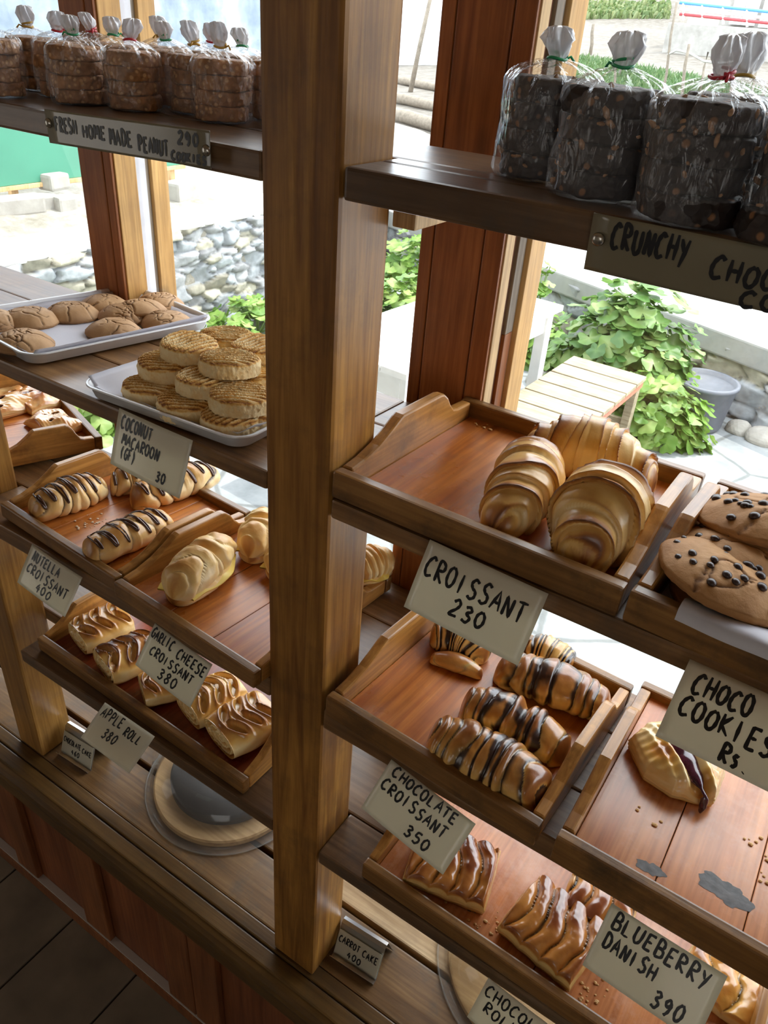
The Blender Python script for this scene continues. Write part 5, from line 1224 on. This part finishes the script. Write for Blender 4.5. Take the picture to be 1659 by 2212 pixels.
for i, (v, L_, r0, a, lab) in enumerate([(190, 1.6, .07, -8, 'log lying highest in the narrow gap'), (222, 1.8, .075, -12, 'log lying second highest in the narrow gap'), (272, 1.7, .085, -6, 'log lying third in the narrow gap'), (300, 1.5, .10, -16, 'log lying lowest in the narrow gap, just above the top shelf')]):
    q = on_z(905, v, zR + .10 + .07 * 0); yy = min(q.y, 13.5); q = on_y(905, v, yy if i < 2 else q.y)
    zz = float(field_z(np.array([q.x]), np.array([q.y]))[0]); d = Vector((math.cos(math.radians(-14 + a * .3)), math.sin(math.radians(-14 + a * .3)), 0))
    o = MB().tube([d * -L_ / 2, d * -.2 * L_ + Vector((0, 0, .015)), d * .2 * L_ - Vector((0, 0, .01)), d * L_ / 2], [r0, r0 * .95, r0 * .9, r0 * .8], 12).build('fallen_log', m_pole, None, True, (q.x, q.y, max(zz + r0 * .8, q.z))); tag(o, lab, 'log')

# ------------------------------------------------------------------ white table and slatted bench
m_wt = ext_mat('worn_white_paint', [(.3, (.66, .66, .65)), (.7, (.78, .78, .77))], 9, .6, .003)[0]
m_bench = wood('bleached_bench_wood', (.30, .26, .18), (.46, .41, .30), 'x', .7, .5, .3, (.4, .34, .24))
m_red = plain('faded_red_paint', (.55, .17, .11), .6, noise=.2)
def table(): 
    z = -1.20 + H; o = empty('garden_table', (-1.68, 3.24, GZ), (0, 0, math.radians(-5)), label='long white painted table outside, behind the right window post', cat='table')
    h = z - GZ; w, l = .56, 1.38
    for i in range(4): bx('top_board', m_wt, o, -w / 2 + i * w / 4 + .002, -w / 2 + (i + 1) * w / 4 - .002, -l / 2, l / 2, h - .03, h, .003)
    for sx in (-1, 1):
        bx('apron', m_wt, o, sx * (w / 2 - .055) - .012, sx * (w / 2 - .055) + .012, -l / 2 + .05, l / 2 - .05, h - .14, h - .031, .002)
        for sy in (-1, 1): bx('leg', m_wt, o, sx * (w / 2 - .06) - .03, sx * (w / 2 - .06) + .03, sy * (l / 2 - .07) - .03, sy * (l / 2 - .07) + .03, 0, h - .031, .003)
    for sy in (-1, 1): bx('end_apron', m_wt, o, -w / 2 + .06, w / 2 - .06, sy * (l / 2 - .05) - .012, sy * (l / 2 - .05) + .012, h - .14, h - .031, .002)
table()
def bench():
    o = empty('slatted_bench', (-1.09, 3.42, GZ), (0, 0, math.radians(-2)), label='low bench of bleached wooden slats with a red edge, outside behind the croissant tray', cat='bench')
    w, l, h = .42, 1.24, .42; n = 8
    for i in range(n):
        y0 = -l / 2 + i * l / n; bx('slat', m_bench, o, -w / 2, w / 2, y0 + .006, y0 + l / n - .006, h - .024, h, .004)
    for sx in (-1, 1):
        bx('side_rail', m_red, o, sx * (w / 2 - .022) - .014, sx * (w / 2 - .022) + .014, -l / 2 + .01, l / 2 - .01, h - .062, h - .0245, .002)
        for sy in (-1, 1): bx('leg', m_bench, o, sx * (w / 2 - .035) - .022, sx * (w / 2 - .035) + .022, sy * (l / 2 - .05) - .03, sy * (l / 2 - .05) + .03, 0, h - .0625, .003)
    bx('stretcher', m_bench, o, -w / 2 + .03, w / 2 - .03, l / 2 - .06, l / 2 - .035, .12, .17, .002)
bench()

# ------------------------------------------------------------------ leafy plants
def leaf_mat(name, a, b_c, cst):
    m, nt, b, out = newmat(name); at = N(nt, 'ShaderNodeAttribute'); at.attribute_name = 'Col'; sep = N(nt, 'ShaderNodeSeparateColor'); nt.links.new(at.outputs['Color'], sep.inputs[0])
    r = ramp(nt, [(0, a), (.55, b_c), (1, cst)]); nt.links.new(sep.outputs[0], r.inputs['Fac']); nt.links.new(r.outputs[0], b.inputs['Base Color']); b.inputs['Roughness'].default_value = .45
    tl = N(nt, 'ShaderNodeBsdfTranslucent'); nt.links.new(r.outputs[0], tl.inputs[0]); mx = N(nt, 'ShaderNodeMixShader'); mx.inputs[0].default_value = .35
    nt.links.new(b.outputs[0], mx.inputs[1]); nt.links.new(tl.outputs[0], mx.inputs[2]); nt.links.new(mx.outputs[0], out.inputs[0]); return m
M['mallow'] = leaf_mat('lobed_green_leaf', (.06, .15, .03), (.17, .30, .07), (.36, .45, .17))
M['bright'] = leaf_mat('bright_green_leaf', (.09, .20, .025), (.20, .34, .06), (.36, .46, .14))
def leaves(name, centers, normals, sizes, seed, mat, parent):
    rg = np.random.default_rng(seed); n = 20; a = np.linspace(.25, 2 * np.pi - .25, n); rad = .62 + .38 * np.abs(np.cos(2.5 * (a - np.pi))) ** .6; rad[0] = rad[-1] = .72
    px, py = np.cos(a) * rad, np.sin(a) * rad; V = []; F = []; C = []
    for c, nn, s in zip(centers, normals, sizes):
        nn = Vector(nn).normalized(); r = Vector(rg.normal(size=3)); tx = (r - nn * r.dot(nn)).normalized(); ty = nn.cross(tx); cup = rg.uniform(.05, .30); st = len(V); t = rg.uniform(0, 1)
        V.append(tuple(c)); C.append((min(1, t + .25), 0, 0))
        for ring, f in ((0, .5), (1, 1.0)):
            for i in range(n):
                h = cup * s * f * f * (1 if ring else .6) * (.5 + .5 * math.cos(5 * (a[i] - np.pi))) - .12 * s * f * f
                p = Vector(c) + tx * px[i] * s * f + ty * py[i] * s * f + nn * h; V.append(tuple(p)); C.append((t * (.75 if ring else 1), 0, 0))
        for i in range(n - 1):
            F.append((st, st + 1 + i, st + 2 + i)); F.append((st + 1 + i, st + 1 + n + i, st + 2 + n + i, st + 2 + i))
    return npmesh(name, V, F, M[mat], parent, True, np.array(C))
def dome_plant(name, loc, rx, ry, h, n, s, seed, label, mat='mallow', stems=16, low=0.0):
    rg = np.random.default_rng(seed); o = empty(name, loc, label=label, cat='plant'); cs = []; ns = []; ss = []
    for i in range(n):
        u = rg.uniform(low, 1); ph = rg.uniform(0, 6.283); e = math.asin(min(1, u)); k = rg.uniform(.72, 1.03)
        lump = 1 + .13 * math.sin(3 * ph + seed) + .09 * math.sin(5 * ph + u * 7)
        d = Vector((math.cos(ph) * math.cos(e), math.sin(ph) * math.cos(e), math.sin(e))); c = Vector((d.x * rx * k * lump, d.y * ry * k * lump, max(.02, d.z * h * k * lump)))
        nn = Vector((d.x * .8, d.y * .8, d.z + .55)) + Vector(rg.normal(size=3)) * .35; cs.append(c); ns.append(nn); ss.append(s * rg.uniform(.6, 1.25))
    leaves('foliage', cs, ns, ss, seed, mat, o)
    mb = MB()
    for i in range(stems):
        c = cs[rg.integers(0, n)]; mb.tube([(c.x * .08, c.y * .08, 0), (c.x * .5, c.y * .5, c.z * .6), (c.x, c.y, c.z)], [.007, .005, .003], 6)
    mb.build('stem', M['stem'], o, True); return o
M['stem'] = plain('green_stem', (.24, .36, .12), .6)
pot = empty('planter', (-.64, 4.60, GZ), label='large grey planter at the right side of the leafy plant', cat='planter')
m_pot = plain('grey_planter', (.13, .14, .165), .6, noise=.1)
MB().lathe([(0, .001), (.14, .001), (.15, .02), (.175, .26), (.185, .265), (.185, .285), (.165, .285), (.16, .26), (0, .25)], 40).build('pot', m_pot, pot, True)
dome_plant('leafy_plant', (-1.12, 4.50, GZ), .48, .30, .74, 620, .070, 301, 'big mound of lobed green leaves outside behind the croissants')
dome_plant('leafy_plant', (-.82, 4.22, GZ), .33, .17, .36, 320, .055, 302, 'low bright clump of leaves spilling onto the paving in front of the big mound', 'bright')
dome_plant('leafy_plant', (-1.84, 4.86, GZ), .24, .20, .42, 170, .058, 303, 'small clump of green leaves between the white table and the big mound', 'bright')
dome_plant('leafy_plant', (-1.98, 5.14, GZ), .11, .10, .66, 26, .062, 307, 'tall thin plant with a few round leaves against the shaded wall', 'bright', 10, .3)
dome_plant('leafy_plant', (-2.70, 4.55, GZ), .42, .32, .42, 330, .055, 304, 'leafy plants seen low in the narrow gap beside the middle post', 'bright')
dome_plant('leafy_plant', (-3.02, 5.22, GZ), .36, .30, .62, 300, .055, 308, 'leafy plants higher up in the narrow gap, under the top shelf cleat', 'bright')
dome_plant('leafy_plant', (-3.52, 3.95, GZ), .28, .55, .26, 260, .050, 305, 'bright weeds growing at the foot of the sunlit stone wall', 'bright')
dome_plant('leafy_plant', (-3.35, 2.55, GZ), .40, .50, .40, 380, .062, 306, 'green leaves seen under the middle shelf, behind the glazed fruit slices', 'bright')
for (x, y, s, lab) in [(-1.58, 4.50, .12, 'grey stone on the paving beside the table leg'), (-1.15, 4.22, .13, 'dark stone behind the end of the bench'), (-.26, 4.62, .10, 'white rock at the foot of the shaded wall, far right'), (-.40, 4.66, .08, 'small pale rock beside the planter')]:
    rg = np.random.default_rng(int(s * 1000)); bm = bmesh.new(); bmesh.ops.create_icosphere(bm, subdivisions=3, radius=1)
    Vv = np.array([v.co for v in bm.verts]); k = 1 + .22 * fbm(Vv * 1.3, int(s * 900), 1.2, 3)
    for v, q in zip(bm.verts, k): v.co = Vector((v.co.x * s * q, v.co.y * s * .8 * q, max(-.3, v.co.z) * s * .75 * q))
    me = bpy.data.meshes.new('rock'); bm.to_mesh(me); bm.free(); o = link('rock', me, None, m_blk); o.location = (x, y, GZ + s * .2); tag(o, lab, 'rock')

# ------------------------------------------------------------------ field: crop strip, stakes, far building
def on_field(u, v):
    d = ray(u, v); t = 6.0
    for t in np.linspace(6, 90, 2400):
        p = d * float(t)
        if p[1] > 7.3 and p[2] + H < float(zR - .02 + .068 * (p[1] - 6.2) + max(0, p[1] - 34) * .19): return Vector((p[0], p[1], p[2] + H))
    return None
qa, qb, qc, qd = on_field(1235, 205), on_field(1640, 262), on_field(1650, 205), on_field(1240, 122)
rg = np.random.default_rng(9); V = []; F = []; C = []
for i in range(9000):
    s, t = rg.random(2); p = (qa * (1 - s) + qb * s) * (1 - t) + (qd * (1 - s) + qc * s) * t; p = p + (qb - qa) * (rg.random() - .5) * .35; p.z = float(zR - .02 + .068 * (p.y - 6.2)); a = rg.uniform(0, 3.14); w = rg.uniform(.012, .03); h = rg.uniform(.06, .17); st = len(V)
    lx, ly = rg.normal(size=2) * .05; dx, dy = math.cos(a) * w, math.sin(a) * w
    V += [(p.x - dx, p.y - dy, p.z - .02), (p.x + dx, p.y + dy, p.z - .02), (p.x + dx * .7 + lx * .5, p.y + dy * .7 + ly * .5, p.z + h * .6), (p.x - dx * .7 + lx * .5, p.y - dy * .7 + ly * .5, p.z + h * .6), (p.x + lx, p.y + ly, p.z + h)]
    F += [(st, st + 1, st + 2, st + 3), (st + 3, st + 2, st + 4)]; c = rg.random(); C += [(c * .8, 0, 0)] * 5
o = npmesh('crop_strip', V, F, leaf_mat('young_crop_leaf', (.05, .12, .035), (.11, .19, .07), (.22, .28, .13)), None, False, np.array(C)); tag(o, 'strip of young green crop in the stony field', 'crop', kind='stuff')
stakes = [((1322, 222), (1336, 80), 1), ((1332, 175), (1362, 70), .8), ((1370, 137), (1372, 72), 1), ((1275, 118), (1282, 52), 1.6), ((1425, 240), (1462, 5), 1), ((1463, 252), (1489, 95), 1.2), ((1505, 220), (1530, 112), .9), ((1557, 272), (1608, 100), 1.3), ((1562, 262), (1598, 103), .9), ((1620, 280), (1659, 180), 1.2), ((1612, 235), (1645, 118), .9)]
order = sorted(range(len(stakes)), key=lambda i: stakes[i][0][0]); words = ['first', 'second', 'third', 'fourth', 'fifth', 'sixth', 'seventh', 'eighth', 'ninth', 'tenth', 'eleventh']
for rank, i in enumerate(order):
    b0, a0, k = stakes[i]; B_ = on_field(*b0)
    if B_ is None: continue
    A_ = on_y(*a0, B_.y); r0 = .022 * k * (B_.y / 14) ** .6
    o = MB().tube([Vector((0, 0, -.15)), (A_ - B_) * .35 + Vector((.015, 0, 0)), (A_ - B_) * .7 - Vector((.012, 0, 0)), A_ - B_], [r0, r0 * .95, r0 * .9, r0 * .8], 8).build('fence_stake', m_pole, None, True, B_)
    tag(o, 'wooden fence stake in the field, %s from the left' % words[rank], 'stake', 'fence stakes in the field')
s1, s2 = on_field(1425, 240), on_field(1557, 272)
hp = [on_y(1442, 118, s1.y), on_y(1462, 108, s1.y), on_y(1490, 115, s1.y), on_y(1520, 132, s1.y), on_y(1555, 137, (s1.y + s2.y) / 2), on_y(1600, 133, s2.y)]
o = MB().tube(hp, .018, 8).build('water_hose', plain('grey_hose', (.45, .45, .42), .5), None, True); tag(o, 'grey hose looped between the fence stakes', 'hose')
tg = on_field(1264, 246); o = bx('green_tub', plain('bright_green_plastic', (.05, .42, .24), .4), None, -.30, .30, -.13, .13, 0, .24, .03); o.location = (tg.x, tg.y, tg.z - .02); tag(o, 'bright green plastic tub behind the first dark cookie bag', 'tub')
lg = [on_field(1290, 232), on_field(1659, 312)]
o = MB().tube([lg[0], (lg[0] + lg[1]) / 2 + Vector((0, 0, .03)), lg[1]], [.07, .08, .06], 10).build('fallen_log', m_pole, None, True); tag(o, 'long pale log lying along the near edge of the field', 'log')
# far stone building with railings
fb = on_field(1560, 128); D_ = fb.y
def far(u, v, dy=0): return on_y(u, v, D_ + dy)
m_fs = ext_mat('far_stone', [(.3, (.24, .23, .21)), (.7, (.42, .41, .38))], 3.0, bumpd=.03)[0]
fbd = empty('far_building', (fb.x, fb.y, fb.z), label='stone building with blue, white and red railings across the field', cat='building')
def fbox(nm, mat, u0, v0, u1, v1, dy0, dy1, bev=.02):
    a, b = far(u0, v0), far(u1, v1); return bx(nm, mat, fbd, min(a.x, b.x) - fb.x, max(a.x, b.x) - fb.x, dy0, dy1, min(a.z, b.z) - fb.z, max(a.z, b.z) - fb.z, bev)
fbox('terrace_wall', m_fs, 1444, 48, 1800, 165, 0, 3.0)
fbox('house_wall', m_fs, 1545, -90, 1640, 62, 2.0, 6, .02); fbox('plaster_wall', plain('cream_plaster', (.66, .60, .46), .8), 1455, -90, 1545, 60, 2.6, 6, .02); fbox('side_wall', plain('pale_plaster', (.72, .72, .70), .8), 1642, -90, 1850, 70, 1.9, 6, .02)
fbox('door', plain('dark_red_door', (.20, .05, .06), .6), 1567, -40, 1590, 46, 1.85, 2.0, .01); fbox('door_frame', plain('white_frame', (.7, .68, .7), .6), 1562, -45, 1566, 48, 1.8, 2.0, .01); fbox('door_frame', plain('white_frame2', (.7, .68, .7), .6), 1591, -45, 1595, 50, 1.8, 2.0, .01)
rails = {'blue_rail': ((.08, .28, .62), 1466, 5, 1800, 40), 'white_rail': ((.8, .8, .8), 1466, 19, 1800, 54), 'red_rail': ((.42, .06, .07), 1466, 30, 1800, 64)}
for nm, (c, u0, v0, u1, v1) in rails.items():
    a, b = far(u0, v0), far(u1, v1); MB().tube([a - fb + Vector((0, .1, 0)), b - fb + Vector((0, .1, 0))], .035, 8).build(nm, plain(nm, c, .5), fbd, True)
for u in (1474, 1515, 1560, 1612, 1660, 1710):
    v0 = 5 + (u - 1466) * .105; a, b = far(u, v0), far(u, v0 + 38); MB().tube([a - fb + Vector((0, .1, 0)), b - fb + Vector((0, .1, 0))], .035, 8).build('rail_post', plain('rail_post', (.72, .70, .70), .5), fbd, True)
gr = np.random.default_rng(12); V = []; F = []; C = []
for i in range(900):
    u, v = gr.uniform(1262, 1445), gr.uniform(12, 42); p = on_field(u, v) if i % 1 == 0 and len(V) < 5200 else None
    if p is None: continue
    a = gr.uniform(0, 3.1); w, h = gr.uniform(.08, .2), gr.uniform(.08, .28); st = len(V)
    V += [(p.x - w * math.cos(a), p.y - w * math.sin(a), p.z - .05), (p.x + w * math.cos(a), p.y + w * math.sin(a), p.z - .05), (p.x + w * .3, p.y, p.z + h), (p.x - w * .3, p.y, p.z + h)]; F.append((st, st + 1, st + 2, st + 3)); C += [(gr.random(), 0, 0)] * 4
if V:
    o = npmesh('far_grass', V, F, leaf_mat('far_grass_leaf', (.08, .14, .04), (.16, .22, .08), (.28, .31, .15)), None, False, np.array(C)); tag(o, 'tufts of grass on the stony bank across the field', 'grass', kind='stuff')
